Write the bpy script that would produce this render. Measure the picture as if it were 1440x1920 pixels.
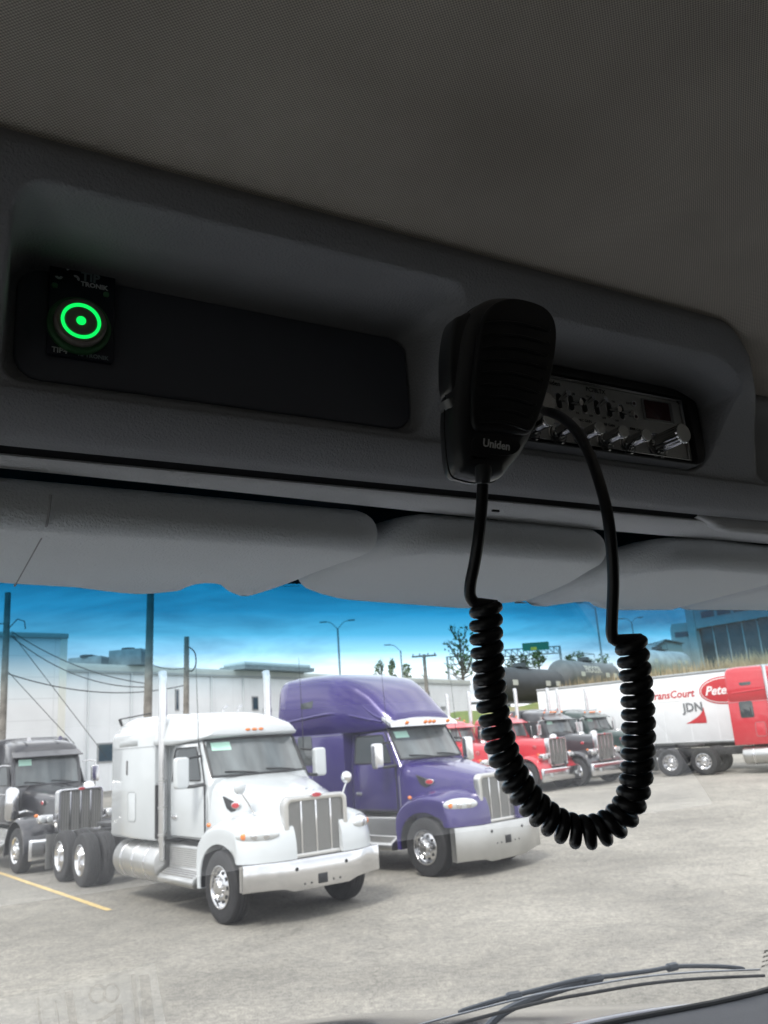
import bpy, bmesh, math, random
from math import sin, cos, pi, radians, sqrt
from mathutils import Vector, Matrix
random.seed(7)
for o in list(bpy.data.objects): bpy.data.objects.remove(o)
SC = bpy.context.scene
COL = SC.collection
# ------------------------------------------------------------------ camera
EYE = 2.5
FPX = 1570.0
PIT = radians(15.2)
ROL = radians(4.0)
YAW = radians(30.0)            # our own truck points 30 degrees left of the view
cd = bpy.data.cameras.new("camera")
cam = bpy.data.objects.new("camera", cd)
COL.objects.link(cam)
SC.camera = cam
cd.sensor_width = 36
cd.sensor_fit = 'HORIZONTAL'
cd.lens = FPX / 1440 * 36
cd.clip_start = 0.02
cd.clip_end = 6000
_U = Vector((0, -sin(PIT), cos(PIT)))
_F = Vector((0, cos(PIT), sin(PIT)))
_Rt = Vector((1, 0, 0))
_cx = cos(ROL) * _Rt - sin(ROL) * _U
_cy = sin(ROL) * _Rt + cos(ROL) * _U
cam.matrix_world = Matrix(((_cx.x, _cy.x, -_F.x, 0), (_cx.y, _cy.y, -_F.y, 0), (_cx.z, _cy.z, -_F.z, EYE), (0, 0, 0, 1)))
cd.dof.use_dof = True
cd.dof.focus_distance = 0.55
cd.dof.aperture_fstop = 32
SC.render.resolution_x = 768
SC.render.resolution_y = 1024
# ------------------------------------------------------------------ light
SUN_EL = radians(52)
SUN_AZ = radians(205)          # compass-like direction the sun comes from (0 = +Y, clockwise)
w = bpy.data.worlds.new("World")
SC.world = w
w.use_nodes = True
nt = w.node_tree
nt.nodes.clear()
wo = nt.nodes.new('ShaderNodeOutputWorld')
bg = nt.nodes.new('ShaderNodeBackground')
sky = nt.nodes.new('ShaderNodeTexSky')
sky.sky_type = 'NISHITA'
sky.sun_disc = False
sky.sun_elevation = SUN_EL
sky.sun_rotation = SUN_AZ
sky.air_density = 1.0
sky.dust_density = 2.0
tc = nt.nodes.new('ShaderNodeTexCoord')
mp = nt.nodes.new('ShaderNodeMapping')
mp.inputs['Scale'].default_value = (1.0, 1.0, 4.5)
nz = nt.nodes.new('ShaderNodeTexNoise')
nz.inputs['Scale'].default_value = 3.0
nz.inputs['Detail'].default_value = 9
nz.inputs['Roughness'].default_value = 0.6
nz.inputs['Distortion'].default_value = 0.4
cr = nt.nodes.new('ShaderNodeValToRGB')
cr.color_ramp.elements[0].position = 0.36
cr.color_ramp.elements[0].color = (3.0, 3.3, 3.8, 1)
cr.color_ramp.elements[1].position = 0.60
cr.color_ramp.elements[1].color = (8.6, 8.6, 8.7, 1)
mx = nt.nodes.new('ShaderNodeMix')
mx.data_type = 'RGBA'
mx.inputs['Factor'].default_value = 0.93
nt.links.new(tc.outputs['Generated'], mp.inputs['Vector'])
nt.links.new(mp.outputs['Vector'], nz.inputs['Vector'])
nt.links.new(nz.outputs['Fac'], cr.inputs['Fac'])
nt.links.new(sky.outputs['Color'], mx.inputs['A'])
nt.links.new(cr.outputs['Color'], mx.inputs['B'])
nt.links.new(mx.outputs['Result'], bg.inputs['Color'])
bg.inputs['Strength'].default_value = 0.12
nt.links.new(bg.outputs['Background'], wo.inputs['Surface'])
sd = bpy.data.lights.new("sun", 'SUN')
sd.energy = 1.3
sd.angle = radians(14)
sd.color = (1, .96, .9)
sun = bpy.data.objects.new("sun", sd)
COL.objects.link(sun)
_sv = Vector((sin(SUN_AZ) * cos(SUN_EL), cos(SUN_AZ) * cos(SUN_EL), sin(SUN_EL)))
sun.rotation_euler = _sv.to_track_quat('Z', 'Y').to_euler()
SC.view_settings.view_transform = 'Standard'
SC.view_settings.look = 'None'
SC.view_settings.gamma = 1
SC.view_settings.exposure = 1.38
SC.render.engine = 'CYCLES'
SC.cycles.max_bounces = 8
SC.cycles.transparent_max_bounces = 12

# ------------------------------------------------------------------ materials
MATS = {}


def M(name, col=(.5, .5, .5), rough=.5, metal=0, coat=0, spec=.5, emit=None, es=1, noise=None, bump=None, trans=0):
    """noise = (scale, amount) value variation; bump = (scale, strength, distance)"""
    if name in MATS: return MATS[name]
    m = bpy.data.materials.new(name)
    m.use_nodes = True
    n = m.node_tree
    b = n.nodes['Principled BSDF']
    b.inputs['Base Color'].default_value = (*col, 1)
    b.inputs['Roughness'].default_value = rough
    b.inputs['Metallic'].default_value = metal
    b.inputs['Coat Weight'].default_value = coat
    b.inputs['Coat Roughness'].default_value = .06
    b.inputs['Specular IOR Level'].default_value = spec
    b.inputs['Transmission Weight'].default_value = trans
    if emit:
        b.inputs['Emission Color'].default_value = (*emit, 1)
        b.inputs['Emission Strength'].default_value = es
    if noise or bump:
        t = n.nodes.new('ShaderNodeTexCoord')
    if noise:
        a = n.nodes.new('ShaderNodeTexNoise')
        a.inputs['Scale'].default_value = noise[0]
        a.inputs['Detail'].default_value = 6
        n.links.new(t.outputs['Object'], a.inputs['Vector'])
        r = n.nodes.new('ShaderNodeMapRange')
        r.inputs['From Min'].default_value = .3
        r.inputs['From Max'].default_value = .7
        r.inputs['To Min'].default_value = 1 - noise[1]
        r.inputs['To Max'].default_value = 1 + noise[1]
        n.links.new(a.outputs['Fac'], r.inputs['Value'])
        v = n.nodes.new('ShaderNodeVectorMath')
        v.operation = 'SCALE'
        v.inputs[0].default_value = col
        n.links.new(r.outputs['Result'], v.inputs['Scale'])
        n.links.new(v.outputs['Vector'], b.inputs['Base Color'])
    if bump:
        a = n.nodes.new('ShaderNodeTexNoise')
        a.inputs['Scale'].default_value = bump[0]
        a.inputs['Detail'].default_value = 3
        n.links.new(t.outputs['Object'], a.inputs['Vector'])
        bp = n.nodes.new('ShaderNodeBump')
        bp.inputs['Strength'].default_value = bump[1]
        bp.inputs['Distance'].default_value = bump[2]
        n.links.new(a.outputs['Fac'], bp.inputs['Height'])
        n.links.new(bp.outputs['Normal'], b.inputs['Normal'])
    MATS[name] = m
    return m


def N(m): return m.node_tree.nodes, m.node_tree.links, m.node_tree.nodes['Principled BSDF']


chrome = M('chrome', (.72, .72, .73), .16, 1, noise=(3, .06))
alu = M('brushed_aluminium', (.55, .55, .54), .34, 1, noise=(2, .1), bump=(60, .15, .003))
rubber = M('tyre_rubber', (.022, .022, .024), .75, noise=(9, .25))
dark = M('black_plastic', (.02, .021, .024), .5)
chassis_m = M('chassis_black', (.03, .03, .032), .55, noise=(5, .3))
carglass = M('vehicle_glass', (.035, .045, .05), .06, spec=.9)
amber = M('amber_lens', (.75, .2, .03), .25, coat=.5)
lens = M('headlamp_lens', (.55, .57, .58), .12, .35, coat=1)
grille_m = M('grille_mesh', (.17, .17, .165), .5, .4)
emblem = M('red_emblem', (.45, .02, .03), .3, coat=.6)
stickm = M('mint_sticker', (.50, .80, .68), .6)
wglass = M('windshield_glass_painted_reflections', (.10, .115, .12), .05, spec=.9, noise=(1.6, .5))  # stretched noise paints upright columns of reflected light into the base colour
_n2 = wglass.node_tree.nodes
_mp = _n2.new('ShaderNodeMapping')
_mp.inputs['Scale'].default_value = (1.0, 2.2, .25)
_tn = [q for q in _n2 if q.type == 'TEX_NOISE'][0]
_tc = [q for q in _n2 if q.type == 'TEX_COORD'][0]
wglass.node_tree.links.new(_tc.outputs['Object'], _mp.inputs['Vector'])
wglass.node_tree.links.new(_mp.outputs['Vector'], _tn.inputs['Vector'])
whitepl = M('white_plastic', (.78, .79, .8), .35)
PAINT = {
    'white': M('white_paint', (.53, .56, .58), .25, coat=.6, noise=(1.3, .04)),
    'purple': M('purple_paint', (.030, .017, .140), .26, .15, coat=.8, noise=(1.2, .10)),
    'black': M('black_paint', (.018, .018, .024), .3, coat=.9),
    'red': M('red_paint', (.52, .02, .035), .3, coat=.8),
    'green': M('dark_green_paint', (.015, .04, .035), .3, coat=.8),
    'grey': M('charcoal_paint', (.06, .06, .07), .35, coat=.6),
}


# ------------------------------------------------------------------ mesh helpers
class MB:
    def __init__(s):
        s.v = []
        s.f = []

    def add(s, vs, fs, T=None):
        n = len(s.v)
        if T is not None: vs = [T @ Vector(p) for p in vs]
        s.v += [tuple(p) for p in vs]
        s.f += [tuple(i + n for i in f) for f in fs]
        return s

    def box(s, x0, x1, y0, y1, z0, z1, T=None):
        v = [(x, y, z) for z in (z0, z1) for y in (y0, y1) for x in (x0, x1)]
        return s.add(v, [(0, 2, 3, 1), (4, 5, 7, 6), (0, 1, 5, 4), (2, 6, 7, 3), (0, 4, 6, 2), (1, 3, 7, 5)], T)

    def cyl(s, p0, p1, r0, r1=None, n=20, T=None):
        r1 = r0 if r1 is None else r1
        p0 = Vector(p0)
        p1 = Vector(p1)
        d = (p1 - p0).normalized()
        a = d.orthogonal().normalized()
        b = d.cross(a)
        v = []
        for p, r in ((p0, r0), (p1, r1)):
            v += [p + (a * cos(2 * pi * i / n) + b * sin(2 * pi * i / n)) * r for i in range(n)]
        f = [(i, (i + 1) % n, n + (i + 1) % n, n + i) for i in range(n)]
        f += [tuple(range(n - 1, -1, -1)), tuple(range(n, 2 * n))]
        return s.add(v, f, T)

    def tube(s, path, r, n=10, T=None, caps=True):
        P = [Vector(p) for p in path]
        R = r if isinstance(r, (list, tuple)) else [r] * len(P)
        v = []
        t = (P[1] - P[0]).normalized()
        a = t.orthogonal().normalized()
        for i, p in enumerate(P):
            t = (P[min(i + 1, len(P) - 1)] - P[max(i - 1, 0)]).normalized()
            a = (a - t * a.dot(t)).normalized()
            b = t.cross(a)
            v += [p + (a * cos(2 * pi * k / n) + b * sin(2 * pi * k / n)) * R[i] for k in range(n)]
        f = []
        for i in range(len(P) - 1):
            for k in range(n):
                f.append((i * n + k, i * n + (k + 1) % n, (i + 1) * n + (k + 1) % n, (i + 1) * n + k))
        if caps:
            f.append(tuple(range(n - 1, -1, -1)))
            f.append(tuple((len(P) - 1) * n + k for k in range(n)))
        return s.add(v, f, T)

    def lathe(s, prof, n=32, T=None):
        """prof [(radius, y)] round the Y axis"""
        v = []
        for r, y in prof:
            v += [(r * cos(2 * pi * k / n), y, r * sin(2 * pi * k / n)) for k in range(n)]
        f = []
        for i in range(len(prof) - 1):
            for k in range(n):
                f.append((i * n + k, i * n + (k + 1) % n, (i + 1) * n + (k + 1) % n, (i + 1) * n + k))
        return s.add(v, f, T)

    def loft(s, rings, caps=True, closed=True, T=None):
        n = len(rings[0])
        v = [p for r in rings for p in r]
        f = []
        for i in range(len(rings) - 1):
            for k in range(n if closed else n - 1):
                f.append((i * n + k, i * n + (k + 1) % n, (i + 1) * n + (k + 1) % n, (i + 1) * n + k))
        if caps and closed:
            f.append(tuple(range(n - 1, -1, -1)))
            f.append(tuple((len(rings) - 1) * n + k for k in range(n)))
        return s.add(v, f, T)

    def ball(s, c, rx, ry=None, rz=None, n=14, T=None):
        ry = rx if ry is None else ry
        rz = rx if rz is None else rz
        rings = []
        for i in range(1, n):
            a = pi * i / n
            rings.append([(c[0] + rx * sin(a) * cos(2 * pi * k / (2 * n)), c[1] + ry * sin(a) * sin(2 * pi * k / (2 * n)), c[2] - rz * cos(a)) for k in range(2 * n)])
        return s.loft(rings, T=T)

    def rprism(s, poly, z0, z1, rad, fn=lambda x, y, z: (x, y, z), n=4, both=True):
        """prism over a 2D polygon with rounded rims at z1 (and z0)"""
        def off(pl, d):
            out = []
            m = len(pl)
            for i in range(m):
                p, q, r = Vector(pl[i - 1]), Vector(pl[i]), Vector(pl[(i + 1) % m])
                e1 = (q - p)
                e2 = (r - q)
                if e1.length < 1e-9 or e2.length < 1e-9:
                    out.append(tuple(q))
                    continue
                n1 = Vector((e1.y, -e1.x)).normalized()
                n2 = Vector((e2.y, -e2.x)).normalized()
                nn = n1 + n2
                if nn.length < 1e-6: nn = n1
                nn = nn.normalized() / max(.6, (n1.dot(nn.normalized())))
                out.append((q.x - nn.x * d, q.y - nn.y * d))
            return out
        area = sum(poly[i - 1][0] * poly[i][1] - poly[i][0] * poly[i - 1][1] for i in range(len(poly)))
        if area < 0: poly = poly[::-1]
        rings = []
        sg = 1 if z1 > z0 else -1
        if both:
            for k in range(n):
                a = pi / 2 * k / n
                rings.append([fn(x, y, z0 + sg * rad * (1 - sin(a))) for x, y in off(poly, rad * (1 - cos(a)))] if 0 else
                             [fn(x, y, z0 + sg * rad * (1 - cos(a))) for x, y in off(poly, rad * (1 - sin(a)))])
        rings.append([fn(x, y, z0 + (sg * rad if both else 0)) for x, y in poly])
        for k in range(n + 1):
            a = pi / 2 * k / n
            rings.append([fn(x, y, z1 - sg * rad * (1 - sin(a))) for x, y in off(poly, rad * (1 - cos(a)))])
        return s.loft(rings)

    def build(s, name, mat, parent=None, smooth=35, bevel=0, origin=None, segs=2):
        me = bpy.data.meshes.new(name)
        vs = s.v
        if origin is not None:
            vs = [(p[0] - origin[0], p[1] - origin[1], p[2] - origin[2]) for p in vs]
        me.from_pydata(vs, [], s.f)
        bm = bmesh.new()
        bm.from_mesh(me)
        bmesh.ops.recalc_face_normals(bm, faces=bm.faces)
        if bevel:
            ed = [e for e in bm.edges if len(e.link_faces) == 2 and e.calc_face_angle(0) > radians(32)]
            bmesh.ops.bevel(bm, geom=ed, offset=bevel, segments=segs, profile=.5, affect='EDGES', clamp_overlap=True)
        bm.to_mesh(me)
        bm.free()
        me.polygons.foreach_set('use_smooth', [True] * len(me.polygons))
        me.set_sharp_from_angle(angle=radians(smooth))
        me.materials.append(mat)
        o = bpy.data.objects.new(name, me)
        COL.objects.link(o)
        if parent is not None: o.parent = parent
        return o


def thing(name, label, cat, loc=(0, 0, 0), rz=0, group=None, kind=None):
    o = bpy.data.objects.new(name, None)
    COL.objects.link(o)
    o.location = loc
    o.rotation_euler = (0, 0, rz)
    o.empty_display_size = .1
    return tag(o, label, cat, group, kind)


def tag(o, label=None, cat=None, group=None, kind=None):
    if label: o['label'] = label
    if cat: o['category'] = cat
    if group: o['group'] = group
    if kind: o['kind'] = kind
    return o


def text_mb(txt, size, depth=.0008, shear=0, align='CENTER', bold=0.0):
    c = bpy.data.curves.new('lettering', 'FONT')
    c.body = txt
    c.size = size
    c.extrude = depth
    c.shear = shear
    c.offset = bold
    c.align_x = align
    c.align_y = 'CENTER'
    c.resolution_u = 2
    o = bpy.data.objects.new('lettering', c)
    COL.objects.link(o)
    dg = bpy.context.evaluated_depsgraph_get()
    me = o.evaluated_get(dg).to_mesh()
    v = [tuple(p.co) for p in me.vertices]
    f = [tuple(p.vertices) for p in me.polygons]
    o.evaluated_get(dg).to_mesh_clear()
    bpy.data.objects.remove(o)
    bpy.data.curves.remove(c)
    return v, f


def TM(origin, xdir, ydir):
    """matrix that lays text (its x, y, z) on a surface"""
    x = Vector(xdir).normalized()
    y = Vector(ydir)
    y = (y - x * y.dot(x)).normalized()
    z = x.cross(y)
    o = Vector(origin)
    return Matrix(((x.x, y.x, z.x, o.x), (x.y, y.y, z.y, o.y), (x.z, y.z, z.z, o.z), (0, 0, 0, 1)))


def ray(px, py):
    u = (px - 720) / FPX
    v = -(py - 960) / FPX
    ul = cos(ROL) * u + sin(ROL) * v
    vl = -sin(ROL) * u + cos(ROL) * v
    return _Rt * ul + _U * vl + _F


def at(px, py, d): return Vector((0, 0, EYE)) + ray(px, py) * d


def rr(w, h, r, n=5, cx=0, cy=0):
    out = []
    for sx, sy, a0 in ((1, 1, 0), (-1, 1, 90), (-1, -1, 180), (1, -1, 270)):
        for k in range(n + 1):
            a = radians(a0 + 90 * k / n)
            out.append((cx + sx * (w / 2 - r) + r * cos(a), cy + sy * (h / 2 - r) + r * sin(a)))
    return out


def spline(pts, n=6, closed=False):
    out = []
    P = [Vector(p) for p in pts]
    m = len(P)
    rng = range(m) if closed else range(m - 1)
    for i in rng:
        p0 = P[(i - 1) % m] if closed or i > 0 else P[0]
        p1 = P[i]
        p2 = P[(i + 1) % m]
        p3 = P[(i + 2) % m] if closed or i + 2 < m else P[-1]
        for k in range(n):
            t = k / n
            out.append(.5 * ((2 * p1) + (p2 - p0) * t + (2 * p0 - 5 * p1 + 4 * p2 - p3) * t * t + (3 * p1 - p0 - 3 * p2 + p3) * t ** 3))
    if not closed: out.append(P[-1])
    return out


def sst(a, b, x):
    t = max(0, min(1, (x - a) / (b - a)))
    return t * t * (3 - 2 * t)


def gz(x, y):
    return .32 * sst(15, 36, .5 * x + .866 * y)


# ------------------------------------------------------------------ ground
def build_ground():
    def axis(lim, fine):
        a = [0.0]
        st = fine
        while a[-1] < lim:
            a.append(a[-1] + st)
            if a[-1] > 45: st *= 1.5
        return sorted(set([-q for q in a] + a))
    xs = axis(3000, 1.5)
    ys = [y for y in axis(3000, 1.5) if y > -600]
    b = MB()
    v = [(x, y, gz(x, y)) for y in ys for x in xs]
    nx = len(xs)
    f = [(j * nx + i, j * nx + i + 1, (j + 1) * nx + i + 1, (j + 1) * nx + i) for j in range(len(ys) - 1) for i in range(nx - 1)]
    b.add(v, f)
    m = M('worn_asphalt', (.3, .3, .29), .9)
    n, l, p = N(m)
    t = n.new('ShaderNodeTexCoord')
    def noise(sc, det=6, dist=0):
        a = n.new('ShaderNodeTexNoise')
        a.inputs['Scale'].default_value = sc
        a.inputs['Detail'].default_value = det
        a.inputs['Distortion'].default_value = dist
        l.new(t.outputs['Object'], a.inputs['Vector'])
        return a
    big = noise(.22, 10, .2)
    mid = noise(2.6, 12, .3)
    fine = noise(55, 6)
    r1 = n.new('ShaderNodeValToRGB')
    r1.color_ramp.elements[0].position = .38
    r1.color_ramp.elements[0].color = (.235, .225, .205, 1)
    r1.color_ramp.elements[1].position = .60
    r1.color_ramp.elements[1].color = (.335, .32, .29, 1)
    l.new(big.outputs['Fac'], r1.inputs['Fac'])
    r2 = n.new('ShaderNodeValToRGB')
    r2.color_ramp.elements[0].position = .32
    r2.color_ramp.elements[0].color = (.86, .86, .86, 1)
    r2.color_ramp.elements[1].position = .66
    r2.color_ramp.elements[1].color = (1.08, 1.07, 1.05, 1)
    l.new(mid.outputs['Fac'], r2.inputs['Fac'])
    r3 = n.new('ShaderNodeValToRGB')
    r3.color_ramp.elements[0].position = .35
    r3.color_ramp.elements[0].color = (.62, .62, .62, 1)
    r3.color_ramp.elements[1].position = .65
    r3.color_ramp.elements[1].color = (1.25, 1.25, 1.24, 1)
    l.new(fine.outputs['Fac'], r3.inputs['Fac'])
    def mul(a, c):
        x = n.new('ShaderNodeMix')
        x.data_type = 'RGBA'
        x.blend_type = 'MULTIPLY'
        x.inputs['Factor'].default_value = 1
        l.new(a, x.inputs['A'])
        l.new(c, x.inputs['B'])
        return x.outputs['Result']
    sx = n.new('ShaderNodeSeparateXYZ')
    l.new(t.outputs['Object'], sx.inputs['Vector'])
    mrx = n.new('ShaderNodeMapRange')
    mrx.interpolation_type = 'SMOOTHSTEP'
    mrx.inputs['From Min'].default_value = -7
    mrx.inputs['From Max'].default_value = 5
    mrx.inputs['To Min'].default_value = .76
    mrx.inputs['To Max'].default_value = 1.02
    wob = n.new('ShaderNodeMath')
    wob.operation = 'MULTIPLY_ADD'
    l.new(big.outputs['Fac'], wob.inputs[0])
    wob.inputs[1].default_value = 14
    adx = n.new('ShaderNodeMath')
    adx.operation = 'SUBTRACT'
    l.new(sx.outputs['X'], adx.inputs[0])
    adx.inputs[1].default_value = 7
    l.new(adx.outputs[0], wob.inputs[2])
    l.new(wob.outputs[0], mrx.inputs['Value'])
    grit = noise(13, 8)
    rg = n.new('ShaderNodeValToRGB')
    rg.color_ramp.elements[0].position = .36
    rg.color_ramp.elements[0].color = (.80, .80, .80, 1)
    rg.color_ramp.elements[1].position = .62
    rg.color_ramp.elements[1].color = (1.13, 1.13, 1.12, 1)
    l.new(grit.outputs['Fac'], rg.inputs['Fac'])
    stn = noise(.75, 3, 1.2)
    rst = n.new('ShaderNodeValToRGB')
    rst.color_ramp.elements[0].position = .66
    rst.color_ramp.elements[0].color = (1, 1, 1, 1)
    rst.color_ramp.elements[1].position = .76
    rst.color_ramp.elements[1].color = (.70, .69, .68, 1)
    l.new(stn.outputs['Fac'], rst.inputs['Fac'])
    # cracks
    vo = n.new('ShaderNodeTexVoronoi')
    vo.feature = 'DISTANCE_TO_EDGE'
    vo.inputs['Scale'].default_value = .22
    wv = n.new('ShaderNodeVectorMath')
    wv.operation = 'ADD'
    wn = noise(1.2, 5)
    l.new(t.outputs['Object'], wv.inputs[0])
    l.new(wn.outputs['Color'], wv.inputs[1])
    l.new(wv.outputs['Vector'], vo.inputs['Vector'])
    r4 = n.new('ShaderNodeValToRGB')
    r4.color_ramp.elements[0].position = .0
    r4.color_ramp.elements[0].color = (.78, .78, .78, 1)
    r4.color_ramp.elements[1].position = .006
    r4.color_ramp.elements[1].color = (1, 1, 1, 1)
    l.new(vo.outputs['Distance'], r4.inputs['Fac'])
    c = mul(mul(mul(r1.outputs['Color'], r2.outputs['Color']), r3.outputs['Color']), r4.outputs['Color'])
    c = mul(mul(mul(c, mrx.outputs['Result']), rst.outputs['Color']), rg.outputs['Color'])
    l.new(c, p.inputs['Base Color'])
    bp = n.new('ShaderNodeBump')
    bp.inputs['Strength'].default_value = .4
    bp.inputs['Distance'].default_value = .01
    l.new(fine.outputs['Fac'], bp.inputs['Height'])
    l.new(bp.outputs['Normal'], p.inputs['Normal'])
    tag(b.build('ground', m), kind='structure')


build_ground()


def stripe(p, q, wd, label, group=None, colr='yellow'):
    """painted line on the ground between world points"""
    p = Vector(p)
    q = Vector(q)
    d = (q - p).normalized()
    nrm = Vector((-d.y, d.x)) * wd / 2
    b = MB()
    k = max(2, int((q - p).length / .5))
    vs = []
    for i in range(k + 1):
        c = p.lerp(q, i / k)
        for sg in (1, -1):
            a = c + nrm * sg * (1 + random.uniform(-.12, .12))
            vs.append((a.x, a.y, gz(a.x, a.y) + .005))
    b.add(vs, [(2 * i, 2 * i + 1, 2 * i + 3, 2 * i + 2) for i in range(k)])
    m = M('faded_%s_line' % colr, (.55, .42, .2) if colr == 'yellow' else (.5, .48, .42), .85, noise=(6, .25))
    tag(b.build('painted_line', m), label, 'painted line', group)


def gp(px, py):
    d = ray(px, py)
    z = 0
    for i in range(40):
        t = (z - EYE) / d.z
        p = Vector((0, 0, EYE)) + d * t
        z = .5 * z + .5 * gz(p.x, p.y)
    return Vector((p.x, p.y))


stripe(gp(205, 1707), gp(205, 1707) + (gp(0, 1637) - gp(205, 1707)) * 1.9, .12, 'faded yellow parking line in front of the black sleeper truck at the left')
stripe(gp(1245, 1470), gp(1110, 1478), .14, 'short faded pale line on the open asphalt in front of the red and black trucks', colr='pale')


# ------------------------------------------------------------------ trucks
def ringy(x, prof):
    """closed ring from a half profile [(y,z)...] going from top centre to bottom centre"""
    r = [(x, y, z) for y, z in prof]
    l_ = [(x, -y, z) for y, z in prof[::-1] if abs(y) > 1e-6]
    return r + l_


def wheel(parent, x, y, side, rear, z=.52, fine=True):
    """side = +1 left, -1 right: the outer face direction"""
    T = Matrix.Translation((x, y, z)) @ Matrix.Scale(side, 4, (0, 1, 0))
    b = MB()
    wd = .28
    def tyre(y1):
        y0 = y1 - wd
        b.lathe([(.30, y1 - .03), (.33, y1 - .004), (.40, y1 + .008), (.46, y1), (.495, y1 - .012), (.515, y1 - .035), (.52, y1 - .075), (.508, y1 - .08), (.508, y1 - .088), (.52, y1 - .093),
                 (.522, y1 - .135), (.51, y1 - .14), (.51, y1 - .148), (.522, y1 - .153), (.52, y1 - .19), (.508, y1 - .195), (.508, y1 - .203), (.52, y1 - .208), (.515, y0 + .035), (.495, y0 + .012), (.46, y0), (.40, y0 - .008), (.33, y0 + .004), (.30, y0 + .03), (.29, y0 + .05), (.29, y1 - .05), (.30, y1 - .03)], 48)
    tyre(.14)
    if rear: tyre(-.19)
    b2 = MB()
    b2.v = [tuple(T @ Vector(p)) for p in b.v]
    b2.f = b.f
    wo_ = b2.build('wheel', rubber, parent, 30)
    b = MB()
    if rear:
        b.lathe([(.305, .115), (.31, .14), (.295, .142), (.285, .12), (.27, .03), (.262, -.02), (.25, -.045), (.15, -.055), (.13, -.05), (.12, .0), (.105, .04), (.09, .05), (.001, .055)], 40, T)
    else:
        b.lathe([(.305, .115), (.31, .14), (.295, .142), (.285, .12), (.275, .09), (.262, .08), (.23, .10), (.17, .135), (.15, .14), (.13, .14), (.115, .15), (.10, .185), (.085, .2), (.001, .205)], 40, T)
    yy = -.05 if rear else .118
    for k in range(10):
        a = 2 * pi * (k + .5) / 10
        c = Vector((.142 * cos(a), yy - .0, .142 * sin(a)))
        b.cyl(c, c + Vector((0, .05, 0)), .014, n=8, T=T)
    rim = b.build('rim', chrome, wo_, 28)
    if fine:
        for k in range(10):
            a = 2 * pi * k / 10
            h = MB()
            c = Vector((.205 * cos(a), yy, .205 * sin(a)))
            h.cyl(c + Vector((0, -.02, 0)), c + Vector((0, .006, 0)), .03, n=12, T=T)
            h.build('hand_hole', dark, wo_, 30)


def mirrors_modern(root, mat, s):
    b = MB()
    T = TM((-.98, s * 1.36, 2.2), (0, 1, 0), (0, 0, 1))
    b.rprism(rr(.24, .50, .06), -.07, .07, .035, fn=lambda x, y, z: tuple(T @ Vector((x, y, z))))
    o = b.build('mirror', mat, root)
    g = MB()
    g.rprism(rr(.19, .44, .04), -.078, -.07, .002, fn=lambda x, y, z: tuple(T @ Vector((x, y, z))), both=False)
    g.build('mirror_glass', carglass, o)
    for pth, r_ in (([(-.80, s * 1.02, 2.0), (-.86, s * 1.18, 1.98), (-.98, s * 1.3, 1.98)], .03), ([(-1.0, s * .98, 2.45), (-.99, s * 1.2, 2.43)], .02)):
        a = MB()
        a.tube(pth, r_, 10)
        a.build('mirror_arm', dark, o)


def hood_mirror(root, x, y, z, s, mat=None):
    b = MB()
    b.tube([(x, y, z), (x - .03, y + s * .1, z + .2), (x - .06, y + s * .2, z + .36)], .014, 8)
    b.tube([(x, y - s * .05, z), (x + .0, y + s * .02, z + .02)], .03, 8)
    o = b.build('hood_mirror', chrome, root)
    c = MB()
    c.ball((x - .07, y + s * .21, z + .42), .075, .1, .1)
    c.build('mirror_cap', mat or chrome, o)


def chassis(root, wb, tank_x, kind):
    b = MB()
    for s in (1, -1):
        b.box(-wb - 1.5, .7, s * .37 - .05, s * .37 + .05, .72, 1.0)
    for x in (-2.6, -4.6, -wb + .66, -wb, -wb - .66, -wb - 1.4):
        b.box(x - .06, x + .06, -.32, .32, .76, .94)
    b.cyl((0, -.9, .5), (0, .9, .5), .07)
    b.box(-.8, .6, -.33, .33, .55, .71)
    for d in (-.66, .66): b.cyl((-wb + d, -.9, .52), (-wb + d, .9, .52), .09)
    b.build('chassis', chassis_m, root, bevel=.008)
    for s in (1, -1):
        fi = s < 0 and kind == 'modern'
        wheel(root, 0, s * 1.06, s, False, fine=fi or s < 0)
        wheel(root, -wb + .66, s * 1.04, s, True, fine=fi)
        wheel(root, -wb - .66, s * 1.04, s, True, fine=fi)
        # mud flap
        m = MB()
        m.box(-wb - 1.36, -wb - 1.345, s * .72 - .0, s * 1.26, .22, .95) if s > 0 else m.box(-wb - 1.36, -wb - 1.345, -1.26, -.72, .22, .95)
        m.build('mud_flap', alu, root)
    # fifth wheel plate
    p = MB()
    p.rprism(rr(.95, .9, .2), 1.08, 1.16, .01, fn=lambda x, y, z: (x - wb - .1, y, z))
    p.build('fifth_wheel', chassis_m, root)
    # tanks
    for s in (1, -1):
        t = MB()
        x0, x1 = tank_x
        n = 8
        prof = [(.02, 0), (.24, .0), (.31, .02), (.335, .06), (.335, x1 - x0 - .06), (.31, x1 - x0 - .02), (.24, x1 - x0), (.02, x1 - x0)]
        T = Matrix.Translation((x0, s * .92, .68)) @ Matrix.Rotation(-pi / 2, 4, 'Z')
        t.lathe(prof, 36, T)
        o = t.build('fuel_tank', alu, root, 40)
        for q in (.22, .5, .78):
            st = MB()
            xx = (x1 - x0) * q
            st.lathe([(.337, xx - .035), (.343, xx - .03), (.343, xx + .03), (.337, xx + .035)], 36, T)
            st.build('tank_strap', chrome, o, 30)


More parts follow.
